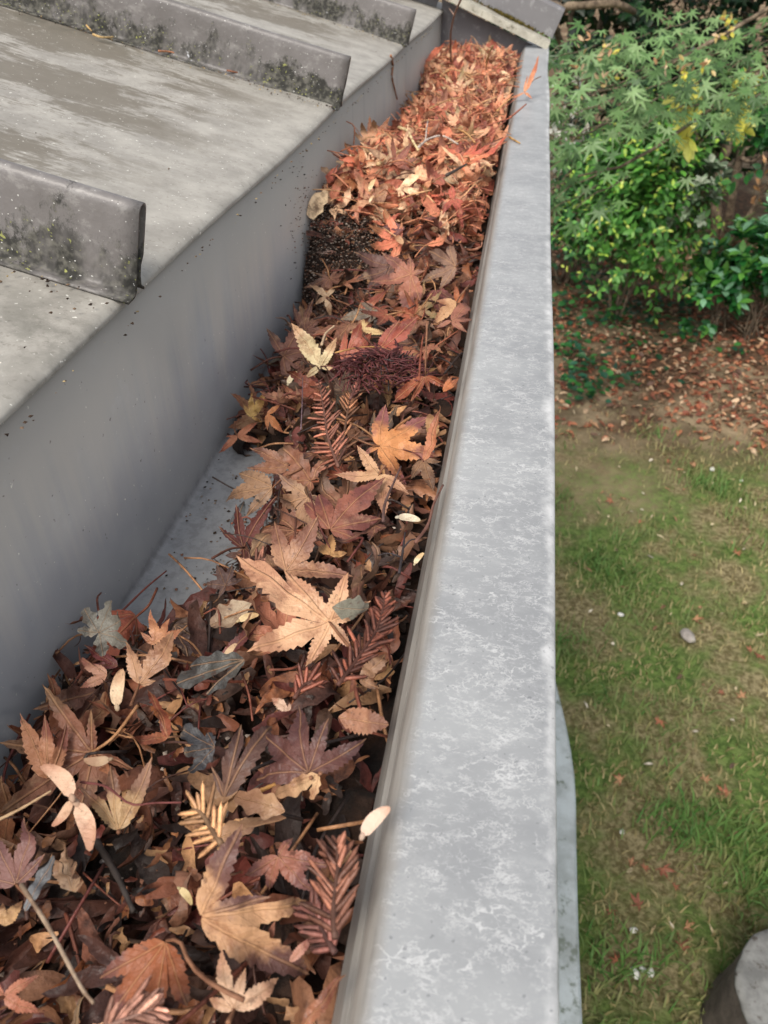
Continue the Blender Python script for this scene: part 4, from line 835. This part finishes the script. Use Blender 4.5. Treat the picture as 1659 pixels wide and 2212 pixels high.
# concrete strip along the foot of the house
V, F = extrude([(-.35, -.05), (.366, -.05), (.366, .028), (.358, .036), (-.35, .036)], (0, 0, 0), (1, 0, 0), (0, 0, 1), (0, 1, 0), np.linspace(-.6, 1.95, 30))
V[:, 0] += (wob(V*np.array([0, 1, 0]), .004, 6, 4)-.07*np.clip((V[:, 1]-1.45)/.50, 0, 1)**1.5)*(V[:, 0] > 0)
tag(obj('path', mesh('path', V, F, smooth=False), M_two('pale_concrete', S(160, 166, 165), S(190, 198, 199), 9, .8, .3, .003, third=S(120, 128, 118), sc3=16)), kind='structure')
# grass
def grass():
    N = 120000; r = np.random.default_rng(5)
    x = r.uniform(.3, 3.4, N); y = r.uniform(.35, 4.7, N)
    P = np.stack([x, y, x*0], 1); q = wob(P, 1, 2.3, 31)+.6*wob(P, 1, 7, 32); dens = np.clip(.5+.35*q, .08, 1)
    dens = dens*np.clip((bed_edge(x)-y+wob(P, .3, 4, 33))/.55, 0, 1)
    corner = np.clip(1-np.hypot((x-.52)/.55, (y-3.2)/.5), 0, 1); dens *= 1-.85*np.clip(corner*1.5+.5*wob(P, 1, 12, 35)*(corner > 0), 0, 1)
    keep = (r.random(N) < dens) & ~((x < .368+.0*y) & (y < 1.95)); P = P[keep]; n = len(P); q = q[keep]
    green = np.clip(.50+.55*q+.35*wob(P, 1, 22, 34)+r.normal(0, .30, n), 0, 1)[:, None]
    dry = np.array(S(186, 172, 126))[:3]; d2 = np.array(S(138, 124, 82))[:3]; g1 = np.array(S(64, 108, 44))[:3]; g2 = np.array(S(110, 146, 76))[:3]; m = r.random((n, 1))
    col = (dry*m+d2*(1-m))*(1-green)+(g1*m+g2*(1-m))*green
    L = r.uniform(.025, .07, n)*(.6+.7*green[:, 0]); a = r.uniform(0, 6.28, n); lean = r.uniform(.3, 1.5, n); b = a+1.57; wd = r.uniform(.0016, .0036, n)
    d = np.stack([np.cos(a), np.sin(a), 0*a], 1); sd = np.stack([np.cos(b), np.sin(b), 0*a], 1); up = np.array([0, 0, 1.]); P[:, 2] = wob(P, .012, 3.2, 77)-.014
    mid = P+(up*np.cos(lean*.5)[:, None]+d*np.sin(lean*.5)[:, None])*(L*.55)[:, None]; tip = mid+(up*np.cos(lean)[:, None]*.8+d*np.sin(lean)[:, None])*(L*.5)[:, None]
    V = np.stack([P-sd*wd[:, None], P+sd*wd[:, None], mid+sd*wd[:, None]*.8, mid-sd*wd[:, None]*.8, tip], 1)
    F4 = (np.array([[0, 1, 2, 3]])[None]+5*np.arange(n)[:, None, None]).reshape(-1, 4); F3 = (np.array([[3, 2, 4]])[None]+5*np.arange(n)[:, None, None]).reshape(-1, 3)
    F = [f for f in F4.tolist()]+[f for f in F3.tolist()]
    A = np.concatenate([np.repeat(col, 5, 0), np.ones((n*5, 1))], 1)
    return mesh('grass', V.reshape(-1, 3), F, {'col': ('FLOAT_COLOR', A)})
tag(obj('grass', grass(), GRASS), 'patchy lawn grass, part green and part dried brown', 'grass', kind='stuff')
# foliage made of many single leaf blades
def blades(P, D, Nn, L, Wd, col, fold=.25, curl=.2):
    """leaf blades: base points P, directions D, normals Nn (n,3); returns V,F,A"""
    n = len(P); D = D/np.linalg.norm(D, axis=1)[:, None]; Nn = Nn-D*np.sum(Nn*D, 1)[:, None]; Nn /= np.linalg.norm(Nn, axis=1)[:, None]+1e-9; Sd = np.cross(D, Nn)
    rows = []
    for t, ww in ((0, .1), (.25, .8), (.55, 1.), (.82, .55), (1., .04)):
        c = P + D*(L*t)[:, None] - Nn*(L*curl*t*t)[:, None]; w_ = (Wd*ww)[:, None]
        rows += [c-Sd*w_+Nn*w_*fold, c, c+Sd*w_+Nn*w_*fold]
    V = np.stack(rows, 1); f0 = np.array([[j*3+k, j*3+k+1, j*3+k+4, j*3+k+3] for j in range(4) for k in range(2)])
    F = (f0[None]+15*np.arange(n)[:, None, None]).reshape(-1, 4); A = np.concatenate([np.repeat(col, 15, 0), np.ones((n*15, 1))], 1)
    return V.reshape(-1, 3), F, A
def pal(cols, n, r, jit=.15):
    c = np.array([S(*k)[:3] for k in cols])[r.integers(0, len(cols), n)]; return np.clip(c*(1+r.normal(0, jit, (n, 1))), 0, 1)
def shrub(name, label, cat, base, centre, rad, nshoots, leafL, leafW, cols, tipcols, seed, shootL=.28, per=11, group=None, whorl=False, stems=7, updir=.6, trunk_r=.012):
    r = np.random.default_rng(seed); base, centre, rad = (np.array(a, float) for a in (base, centre, rad)); e = empty(name, base); tag(e, label, cat, group)
    dirs = r.normal(size=(nshoots, 3)); dirs[:, 2] = np.where(dirs[:, 2] < -.9, -dirs[:, 2], dirs[:, 2])+.1; dirs /= np.linalg.norm(dirs, axis=1)[:, None]
    start = centre + dirs*rad*(r.random((nshoots, 1))**.5)*.95; start += r.normal(0, .03, start.shape)
    sd = dirs*.8+np.array([0, 0, updir])+r.normal(0, .25, dirs.shape); sd /= np.linalg.norm(sd, axis=1)[:, None]; sl = shootL*r.uniform(.6, 1.3, nshoots)
    P, D, N, L, W, K = [], [], [], [], [], []; mb = MB()
    for i in range(nshoots):
        ax = np.cross(sd[i], r.normal(size=3)); ax /= np.linalg.norm(ax); bx = np.cross(sd[i], ax); droop = r.uniform(0, .25)
        for k in range(per):
            t = (k+.5)/per if not whorl else .55+.45*k/per; p = start[i]+sd[i]*sl[i]*t-np.array([0, 0, droop*sl[i]*t*t]); a = k*2.4 if whorl else (k % 2)*math.pi+(k//2)*1.57+r.normal(0, .3)
            out = ax*math.cos(a)+bx*math.sin(a); el = .55 if not whorl else .35+.5*t
            d = out*math.cos(el)+sd[i]*math.sin(el)+np.array([0, 0, -.15]); P.append(p); D.append(d); N.append(sd[i]+np.array([0, 0, .8])+r.normal(0, .25, 3)); s = r.uniform(.7, 1.15)*(1-.35*(t > .85)*(not whorl)); L.append(leafL*s); W.append(leafW*s); K.append(t > .8)
        if i % 2 == 0: v, f = tube([start[i]-sd[i]*sl[i]*.3, start[i]+sd[i]*sl[i]*.5-np.array([0, 0, droop*sl[i]*.25]), start[i]+sd[i]*sl[i]-np.array([0, 0, droop*sl[i]])], [.003, .002, .001], 4); mb.add(v, f)
    n = len(P); K = np.array(K)[:, None]; col = np.where(K, pal(tipcols, n, r), pal(cols, n, r))
    V, F, A = blades(np.array(P), np.array(D), np.array(N), np.array(L), np.array(W), col); obj('foliage', mesh('foliage', shift(V, base), F, {'col': ('FLOAT_COLOR', A)}), FOLI, e)
    for i in range(stems):
        q = centre+r.normal(0, .3, 3)*rad; m = (base+q)/2+r.normal(0, .05, 3); b0 = base+np.array([r.normal(0, .05), r.normal(0, .05), -.01]); v, f = tube(smooth_path([b0, m, q], 8), np.linspace(trunk_r, trunk_r*.35, 8), 6); mb.add(v, f)
    if stems: v, f = tube(smooth_path([base-np.array([0, 0, .02]), base*.4+centre*.6+np.array([.03, 0, -.1]), centre], 8), np.linspace(trunk_r*1.4, trunk_r*.6, 8), 6); mb.add(v, f)
    obj('stems', mb.mesh('stems', base), BARK, e)
    return e
# middle shrub: bright green, between the maple and the bed
bq = gpt((1340, 712)); 
shrub('leafy_shrub', 'bushy bright green shrub with small oval leaves behind the gutter lip', 'shrub', (bq[0]-.03, bq[1]+.2, 0), (bq[0]-.03, bq[1]+.05, .70), (.34, .40, .60), 520, .062, .015, ((70, 122, 48), (90, 146, 58), (54, 104, 42), (98, 148, 74)), ((156, 188, 74), (124, 176, 74), (186, 200, 92)), 11, .24, 12)
bq2 = gpt((1255, 640))
shrub('leafy_shrub', 'low dark green shrub close behind the lip, left of the bright shrub', 'shrub', (bq2[0]-.1, bq2[1]+.3, 0), (bq2[0]-.1, bq2[1]+.3, .45), (.40, .35, .42), 150, .06, .02, ((30, 74, 34), (40, 92, 44)), ((64, 120, 60),), 12, .26, 10)
for k, (px, py, hgt, rr, lab) in enumerate(((1612, 735, .50, .30, 'glossy green pittosporum-like shrub with whorled leaves at the right edge'), (1535, 730, .30, .20, 'small glossy shrub with whorled leaves beside the leafy bright shrub'), (1672, 700, .58, .28, 'taller glossy whorled shrub cut by the right frame edge'))):
    q = gpt((px, py)); lab = lab.replace('pittosporum-like ', '')
    shrub('glossy_shrub', lab, 'shrub', (q[0], q[1], 0), (q[0], q[1]+.1, hgt*.75), (rr, rr, hgt*.55), 80 if k != 1 else 44, .085, .021, ((50, 120, 56), (66, 138, 66), (38, 96, 48)), ((112, 174, 76), (140, 190, 150)), 20+k, .16, 11, 'glossy whorled shrubs at the bed edge', True, 8, .9, .006)
q = hit((1505, 435), 0, (0, 5.0, 0), np.array([0, 1., 0]))
shrub('variegated_shrub', 'silvery variegated shrub beside the trunks at right', 'shrub', (q[0]+.02, q[1]+.1, 0), (q[0], q[1], q[2]), (.09, .10, .17), 40, .06, .018, ((120, 140, 112), (86, 116, 82), (160, 172, 150)), ((178, 188, 166), (140, 158, 130)), 31, .11, 11, None, True, 0, .7, .008)
q = hit((1540, 225), 0, (0, 3.9, 0), np.array([0, 1., 0]))
shrub('sunlit_tint_sapling', 'sapling with a drooping bunch of leaves painted sunlit yellow in front of the trunks', 'sapling', (q[0]+.12, q[1]+.1, 0), (q[0], q[1], q[2]), (.13, .08, .10), 15, .085, .022, ((250, 242, 130), (236, 230, 110)), ((252, 246, 150), (214, 214, 104)), 32, .08, 7, None, True, 0, -.6, .014)  # sunlight on this bunch is put into the yellow leaf colours
q = hit((1665, 250), 0, (0, 4.3, 0), np.array([0, 1., 0]))
shrub('leafy_shrub', 'tall mid green shrub at the right edge behind the maple sprays', 'shrub', (q[0]+.1, q[1]+.2, 0), (q[0]+.08, q[1]+.1, q[2]-.1), (.17, .2, .26), 70, .06, .019, ((36, 98, 44), (50, 116, 50)), ((84, 150, 64),), 33, .22, 10, stems=0)
# ivy and weeds on the bed
def groundleaves(name, label, cat, spots, cols, seed, L=.05, kind='stuff'):
    r = np.random.default_rng(seed); P, D, N, LL, W = [], [], [], [], []
    for (px, py, rad, cnt, h) in spots:
        c = gpt((px, py))
        for _ in range(cnt):
            a = r.uniform(0, 6.28); u = rad*math.sqrt(r.random()); P.append(c+np.array([u*math.cos(a), u*math.sin(a), r.uniform(.01, h)])); b = r.uniform(0, 6.28); D.append((math.cos(b), math.sin(b), r.uniform(-.1, .6))); N.append((r.normal(0, .4), r.normal(0, .4), 1)); s = L*r.uniform(.6, 1.2); LL.append(s); W.append(s*r.uniform(.3, .46))
    n = len(P); V, F, A = blades(np.array(P), np.array(D), np.array(N), np.array(LL), np.array(W), pal(cols, n, r)); return tag(obj(name, mesh(name, V, F, {'col': ('FLOAT_COLOR', A)}), FOLI), label, cat, kind=kind)
groundleaves('ivy', 'dark ivy and weeds creeping over the leaf-strewn bed', 'ivy', [(1230, 600, .35, 130, .2), (1260, 690, .3, 110, .15), (1240, 780, .18, 40, .08), (1300, 810, .22, 46, .1), (1225, 850, .14, 34, .12), (1270, 860, .12, 30, .10), (1330, 830, .12, 22, .08), (1390, 720, .35, 120, .14), (1290, 650, .3, 100, .2), (1450, 690, .3, 80, .12), (1210, 740, .2, 50, .1), (1400, 790, .3, 14, .04), (1590, 775, .07, 8, .08), (1520, 750, .1, 6, .1)], ((34, 74, 44), (44, 96, 48), (60, 118, 56), (40, 84, 62)), 41)
# leaf litter on the bed
r = np.random.default_rng(43); N = 13000; x = r.uniform(.2, 3.6, N); y = 3.6+r.random(N)**1.6*3.6; P = np.stack([x, y, np.zeros(N)+.006], 1); k = r.random(N) < np.clip((y-3.55+.35*wob(P, 1, 3, 44))/.5, 0, 1)*np.clip(.62+.5*wob(P, 1, 3.3, 45), .12, 1); P = P[k]; n = len(P); P[:, 2] += r.uniform(0, .02, n)+wob(P, .012, 3.2, 77)-.012
a = r.uniform(0, 6.28, n); V, F, A = blades(P, np.stack([np.cos(a), np.sin(a), r.normal(.1, .25, n)], 1), np.stack([r.normal(0, .5, n), r.normal(0, .5, n), np.ones(n)], 1), r.uniform(.02, .06, n), r.uniform(.005, .016, n), pal(((166, 100, 72), (190, 122, 88), (142, 80, 58), (200, 156, 118), (116, 84, 66), (216, 186, 152), (150, 120, 92)), n, r), .5, .4)
tag(obj('fallen_leaves', mesh('fallen_leaves', V, F, {'col': ('FLOAT_COLOR', A)}), LITTER), 'rust brown fallen leaves covering the garden bed', 'fallen leaves', kind='stuff')
r = np.random.default_rng(47); n = 800; P = np.stack([r.uniform(.38, 3.2, n), r.uniform(.4, 4.6, n), r.uniform(.004, .022, n)], 1); a = r.uniform(0, 6.28, n)
V, F, A = blades(P, np.stack([np.cos(a), np.sin(a), r.normal(.1, .3, n)], 1), np.stack([r.normal(0, .5, n), r.normal(0, .5, n), np.ones(n)], 1), r.uniform(.010, .04, n), r.uniform(.002, .007, n), pal(((206, 190, 156), (176, 130, 96), (150, 112, 84), (196, 176, 130), (104, 82, 62), (220, 210, 190)), n, r), .4, .3)
tag(obj('lawn_litter', mesh('lawn_litter', V, F, {'col': ('FLOAT_COLOR', A)}), LITTER), 'straw, leaf bits and small debris scattered in the lawn', 'lawn litter', kind='stuff')
# single things lying on the lawn
def lump(r, seed): # rounded irregular pebble
    V, F = [], []; rr = np.random.default_rng(seed)
    for i in range(7):
        a = math.pi*i/6
        for j in range(9): b = 6.2832*j/9; V.append((math.sin(a)*math.cos(b), .7*math.sin(a)*math.sin(b), .5*math.cos(a)))
    for i in range(6):
        for j in range(9): F.append([i*9+j, i*9+(j+1) % 9, (i+1)*9+(j+1) % 9, (i+1)*9+j])
    V = np.array(V); V *= (1+.12*wob(V, 1, 2.5, seed))[:, None]; V[:, 2] += .3; return V*r, F
WHITE = M_two('white_petal', S(206, 204, 198), S(226, 224, 218), 60, .6); STONE = M_two('grey_stone', S(138, 130, 124), S(168, 160, 152), 30, .85)
V, F = lump(.013, 2); pm = mesh('white_pebble', V, F); pm.materials.append(WHITE)
for px, py in ((1540, 1010), (1784-181, 1033), (1342, 1324), (1368, 2012), (1344, 1797), (1370, 2105), (1388, 2098), (1404, 2104)):
    o = obj('white_pebble', pm); P = gpt((px, py)); o.location = (P[0], P[1], -.006+.012*0); o.rotation_euler = (0, 0, rnd.uniform(0, 6)); s = rnd.uniform(.7, 1.25); o.scale = (s, s, s); o.location.z = float(wob(np.array([[P[0], P[1], 0]]), .012, 3.2, 77)[0])-.006
    tag(o, 'small white pebble lying in the patchy lawn grass', 'pebble', 'white pebbles on the lawn')
V, F = lump(.05, 5); o = tag(obj('stone', mesh('stone', V*np.array([.55, 1.1, .5]), F), STONE), 'pinkish grey oblong stone half sunk in the lawn', 'stone'); P = gpt((1484, 1375)); o.location = (P[0], P[1], 0)
VL, FL, AL = leaf_grid(m5(0), 8, .2, .4, .1, seed=61); lm = finish('maple_leaf', VL, FL, AL, .042, .12, ((.5, 1.8),), 62); lm.materials.append(LEAF)
for px, py in ((1600, 1510), (1560, 1500), (1620, 1410), (1345, 1080), (1385, 1130), (1500, 1340), (1360, 1870), (1320, 1970), (1480, 2005), (1570, 1720), (1340, 1690), (1425, 1560), (1520, 1690), (1390, 1880), (1430, 1880), (1640, 1420), (1320, 1085), (1500, 1010), (1440, 1000), (1590, 1200), (1455, 1920), (1380, 1960), (1470, 2050), (1330, 2080)):
    o = obj('maple_leaf', lm); P = gpt((px, py)); o.location = (P[0], P[1], .012); o.rotation_euler = (rnd.uniform(-.4, .4), rnd.uniform(-.4, .4), rnd.uniform(0, 6)); s = rnd.uniform(.5, 1); o.scale = (s,)*3
    o.color = rgb(rnd.choice(((196, 116, 80), (170, 98, 70), (206, 150, 104)))); o['tint'] = rgb((150, 84, 60))[:3]; tag(o, 'small orange-brown fallen leaf lying on the patchy lawn', 'leaf', 'fallen leaves on the lawn')
# round grey topped stump at the lower right
cx, cy_, hh, rr = .852, .838, .27, .178
e = empty('tree_stump', (cx, cy_, 0)); tag(e, 'round brown stump with a pale grey mottled top on the lawn', 'stump')
prof = [(1.12, -.02), (1.06, .03), (1.02, .10), (1.0, .20), (.985, hh-.012)]; V, F = [], []; k = 64
for (s, z) in prof:
    for j in range(k): b = 6.2832*j/k; q = rr*s*(1+.012*math.sin(b*9+z*4)+.008*math.sin(b*23)); V.append((q*math.cos(b), q*math.sin(b), z))
F = [[i*k+j, i*k+(j+1) % k, (i+1)*k+(j+1) % k, (i+1)*k+j] for i in range(len(prof)-1) for j in range(k)]
obj('bark', mesh('bark', V, F), M_two('stump_bark', S(84, 76, 70), S(110, 100, 92), 16, .9, .6, .01), e)
V, F = [], []
for (s, z) in ((.985, hh-.014), (1.0, hh-.008), (.985, hh), (.9, hh+.001), (.6, hh+.002), (.3, hh+.001), (.02, hh+.001)):
    for j in range(k): b = 6.2832*j/k; q = rr*s*(1+.012*math.sin(b*9)+.006*math.sin(b*23)); V.append((q*math.cos(b), q*math.sin(b), z))
F = [[i*k+j, i*k+(j+1) % k, (i+1)*k+(j+1) % k, (i+1)*k+j] for i in range(6) for j in range(k)]+[[6*k+j for j in range(k)]]
obj('cut_top', mesh('cut_top', V, F), M_two('stump_top', S(106, 106, 104), S(140, 140, 137), 14, .85, .4, .004, third=S(84, 78, 72), sc3=40), e)
# ------------------------------------------------------------------ maple with drooping sprays
def mleaf(n7=7):
    pts = []; angs = np.linspace(-128, 128, n7); Ls = [.55, .82, .97, 1., .97, .82, .55]
    for i, (a, l) in enumerate(zip(angs, Ls)):
        for da, f in ((-9, .52), (-4.5, .78), (0, 1.), (4.5, .78), (9, .52)): pts.append((math.sin(R_(a+da))*l*f, math.cos(R_(a+da))*l*f, -.12*f*f*l))
        if i < n7-1: m = (a+angs[i+1])/2; pts.append((math.sin(R_(m))*.30, math.cos(R_(m))*.30, .02))
    pts.append((0, 0, 0)); n = len(pts); return np.array(pts), np.array([[n-1, i+1, i] for i in range(n-2)])
MV, MF = mleaf()
def maple_cloud(P, size, r, cols, face):
    n = len(P); Vs = []
    for i in range(n):
        nn = np.array([r.normal(0, .35), -.55+r.normal(0, .35), 1.0]); M = np.array(frame(P[i], nn, (r.normal(.1, .7), -.6+r.normal(0, .5), -.55))); Vs.append((MV*size*r.uniform(.75, 1.15))@M[:3, :3].T+M[:3, 3])
    F = (MF[None]+len(MV)*np.arange(n)[:, None, None]).reshape(-1, 3); A = np.concatenate([np.repeat(pal(cols, n, r), len(MV), 0), np.ones((n*len(MV), 1))], 1); return np.vstack(Vs), F, A
r = np.random.default_rng(51); mt = empty('maple_tree', (2.3, 4.3, 0)); tag(mt, 'green Japanese maple with drooping star-shaped leaves spreading in front of the shrubs', 'tree')
P = []; mb = MB(); crown0 = np.array([2.0, 4.0, 2.6])
sprays = []
for px, py, t in [(1210, 120, 2.7), (1230, 180, 2.6), (1205, 230, 2.55), (1250, 240, 2.5), (1290, 120, 2.8), (1300, 190, 2.65), (1340, 90, 2.95), (1350, 160, 2.8), (1370, 230, 2.7), (1400, 120, 2.95), (1400, 190, 2.75), (1420, 250, 2.65), (1440, 60, 3.1), (1450, 130, 2.9), (1470, 190, 2.8), (1490, 100, 3.0), (1520, 160, 2.9), (1540, 110, 3.05), (1560, 60, 3.2), (1570, 170, 2.85), (1600, 130, 3.0), (1620, 190, 2.8), (1640, 150, 2.9), (1650, 90, 3.1), (1600, 220, 2.75), (1640, 230, 2.8), (1230, 300, 2.5), (1205, 350, 2.5), (1265, 280, 2.5), (1235, 400, 2.55), (1280, 420, 2.5), (1210, 440, 2.6), (1480, 235, 2.75), (1320, 250, 2.6), (1220, 90, 2.8), (1550, 220, 2.8)]:
    c = CAM+ray((px, py))*t; sprays.append(c)
for i, c in enumerate(sprays):
    k = (15 if i < 26 else (12 if i > 31 else 7))*(.5 if c[2] > CAMZ-.2 else 1); k = int(k); q = c[None]+r.normal(size=(k, 3))*np.array([.085, .11, .05]); q[:, 2] -= .25*np.hypot(q[:, 0]-c[0], q[:, 1]-c[1])*r.random(k); P.append(q)
    m = c+np.array([.06, .09, .0]); v, f = tube(smooth_path([c+np.array([-.05, -.06, -.03]), c, m, m+np.array([.07, .12, .01])], 8), np.linspace(.0012, .003, 8), 5); mb.add(v, f)
for c in (CAM+ray((1250, 205))*2.75, CAM+ray((1420, 150))*3.05, CAM+ray((1600, 160))*3.05, CAM+ray((1250, 380))*2.75):
    v, f = tube(smooth_path([c, c+np.array([.3, .35, .03]), (c+crown0)/2+np.array([.2, .3, .0]), crown0], 10), np.linspace(.003, .014, 10), 6); mb.add(v, f)
P = np.vstack(P)
P2 = crown0+r.normal(size=(420, 3))*np.array([.8, .6, .35])+np.array([.3, .2, .5]); P2 = P2[P2[:, 2] > 2.45]
V, F, A = maple_cloud(np.vstack([P, P2]), .052, r, ((80, 112, 62), (96, 128, 74), (110, 142, 88), (66, 98, 52), (124, 152, 100)), None)
v, f = tube(smooth_path([(2.3, 4.3, -.05), (2.25, 4.25, .8), (2.15, 4.1, 1.8), crown0], 12), np.linspace(.06, .03, 12), 8); obj('trunk', (lambda b: (b.add(v, f), b.mesh('trunk', mt.location))[1])(MB()), BARK, mt)
obj('branches', mb.mesh('branches', mt.location), BARK, mt)
# seeds hanging in the maple: pale and yellow keys
r2 = np.random.default_rng(53); kp = sprays[0][None]*0+np.array([CAM+ray(p, 2)*2.55 for p in ((430, 600), (540, 555), (880, 440), (1020, 510), (1050, 570), (1340, 160), (1320, 260), (260, 700), (1430, 190), (1210, 490), (470, 345), (300, 335), (480, 385), (250, 485), (430, 360))])
kp = np.repeat(kp, 6, 0)+r2.normal(0, .012, (len(kp)*6, 3)); n = len(kp)
V2, F2, A2 = blades(kp, r2.normal(size=(n, 3)), r2.normal(size=(n, 3)), np.full(n, .026), np.full(n, .006), pal(((206, 180, 120), (216, 186, 150), (206, 196, 80), (196, 150, 110)), n, r2))
F = F.tolist()+(F2+len(V)).tolist(); V = np.vstack([V, V2]); A = np.vstack([A, A2])
obj('crown', mesh('crown', shift(V, mt.location), F, {'col': ('FLOAT_COLOR', A)}), FOLI, mt)
# ------------------------------------------------------------------ trees and tall shrubs behind
def big(name, label, x, y, crown_c, rad, nsh, cols, tips, seed, leafL=.10, trunk=.05, lean=0.):
    return shrub(name, label, 'tree', (x, y, 0), crown_c, rad, nsh, leafL, leafL*.26, cols, tips, seed, .34, 12, 'evergreen trees behind the garden bed', False, 5, .3, trunk)
DG = ((22, 50, 26), (30, 62, 30), (18, 42, 24)); DT = ((48, 84, 40), (40, 74, 40))
big('evergreen_tree', 'dark evergreen tree behind the trim end of the gutter', .35, 7.6, (.35, 7.6, 1.7), (.95, .7, 1.4), 330, DG, DT, 61)
big('evergreen_tree', 'dark evergreen tree straight behind the bright green shrub', 1.75, 8.2, (1.75, 8.2, 2.0), (1.0, .7, 1.5), 340, DG, DT, 62)
big('evergreen_tree', 'dark evergreen tree behind the pale trunks', 3.1, 8.3, (3.1, 8.3, 2.0), (1.1, .8, 1.5), 340, DG, DT, 63)
big('evergreen_tree', 'dark evergreen tree at the far right edge', 4.5, 7.8, (4.5, 7.8, 1.9), (1.1, .8, 1.6), 330, ((30, 66, 32), (40, 80, 36)), ((70, 108, 48),), 64)
big('evergreen_tree', 'dark evergreen filling the gap low behind the shrubs', 1.2, 6.9, (1.2, 6.9, .9), (.9, .5, .8), 260, DG, DT, 65, .09)
big('evergreen_tree', 'lower dark evergreen right of the pale trunks', 3.2, 6.9, (3.2, 6.9, 1.0), (.7, .5, .9), 240, ((26, 56, 28), (34, 68, 32)), ((60, 96, 40), (90, 110, 40)), 66, .09)
big('evergreen_tree', 'dark tree added overhead, mostly out of view, to shade the bed', 2.4, 7.2, (1.9, 6.3, 3.2), (2.4, 1.3, .55), 420, DG, DT, 67, .11, .08)  # canopy added above the view to darken the garden behind
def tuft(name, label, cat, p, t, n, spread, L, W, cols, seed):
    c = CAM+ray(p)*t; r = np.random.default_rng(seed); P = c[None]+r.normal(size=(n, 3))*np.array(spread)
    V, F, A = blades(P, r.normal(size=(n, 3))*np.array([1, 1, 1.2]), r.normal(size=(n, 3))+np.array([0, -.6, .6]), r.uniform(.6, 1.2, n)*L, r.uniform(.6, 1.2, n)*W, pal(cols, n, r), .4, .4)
    e = empty(name, c); tag(e, label, cat); o = obj('blossom' if 'blossom' in name else 'leaves', mesh(name, shift(V, c), F, {'col': ('FLOAT_COLOR', A)}), FOLI, e)  # blossom: white blades standing for sunlit flecks
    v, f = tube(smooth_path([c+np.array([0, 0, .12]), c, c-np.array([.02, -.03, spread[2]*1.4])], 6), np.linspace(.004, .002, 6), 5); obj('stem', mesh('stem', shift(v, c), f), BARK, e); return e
tuft('white_blossom', 'cluster of white blades added for sunlit flecks between maple leaves beside the lip', 'light flecks', (1208, 285), 2.9, 60, (.04, .05, .10), .035, .009, ((226, 224, 216), (206, 206, 200)), 71)  # bright sunlit flecks made as clusters of white blades, also the next one
tuft('white_blossom', 'smaller pale cluster added for sunlit flecks right of the first, under the maple', 'light flecks', (1254, 235), 2.9, 30, (.03, .04, .07), .032, .008, ((230, 216, 204), (206, 200, 196)), 72)
tuft('dead_leaves', 'hanging cluster of dead tan leaves at the right edge', 'dead leaves', (1642, 392), 4.6, 16, (.025, .02, .07), .05, .013, ((176, 132, 88), (150, 110, 74)), 73)
# pale bare trunks rising from the bed
def trunk(label, pts, r0, r1, side=()):
    P = np.array(pts, float); b = P[0]*np.array([1, 1, 0]); mb = MB(); v, f = tube(smooth_path(P, 16), np.linspace(r0, r1, 16)*(1+.06*np.sin(np.arange(16)*1.9)), 9); mb.add(v, f)
    for q in side: v, f = tube(smooth_path(q, 8), np.linspace(r1*.8, r1*.35, 8), 6); mb.add(v, f)
    e = empty('bare_trunk_shrub', b); tag(e, label, 'tree', 'bare stems behind the bed'); obj('trunk', mb.mesh('trunk', b), BARK, e); return e
def tp(px, py, Y): return hit((px, py), 0, (0, Y, 0), np.array([0, 1., 0]))
trunk('pale slim trunk rising straight beside the right-hand shrubs', [gpt((1562, 548)), tp(1575, 470, 6.5), tp(1590, 380, 6.4), tp(1606, 300, 6.3), tp(1620, 180, 6.2)], .036, .022, [[tp(1598, 340, 6.35), tp(1625, 350, 6.2), tp(1650, 330, 6.1)]])
trunk('dark thicker trunk leaning left of the pale slim one', [gpt((1535, 545)), tp(1548, 470, 6.6), tp(1545, 400, 6.6), tp(1570, 320, 6.6), tp(1590, 200, 6.7)], .048, .034)
trunk('sunlit tan trunk standing high behind the maple sprays', [tp(1520, 560, 6.9)*np.array([1, 1, 0]), tp(1512, 420, 6.8), tp(1497, 300, 6.6), tp(1484, 200, 6.5), tp(1470, 90, 6.4)], .046, .034)
trunk('twisted low stem at the foot of the bright shrub', [gpt((1530, 560)), tp(1500, 520, 6.3), tp(1490, 490, 6.2), tp(1470, 505, 6.1)], .04, .02)
trunk('thin forked stem leaning out to the right', [gpt((1575, 550)), tp(1600, 500, 6.4), tp(1640, 430, 6.3), tp(1670, 380, 6.2)], .03, .015)
trunk('grey bare branch arching over at the top', [np.array([1.0, 7.6, 0]), tp(1200, 60, 6.6), tp(1215, 20, 5.2), tp(1260, 12, 5.0), tp(1330, 8, 5.0), tp(1370, 26, 5.1)], .026, .016, [[tp(1480, 40, 5.3), tp(1475, 20, 5.2), tp(1470, -10, 5.2)]])
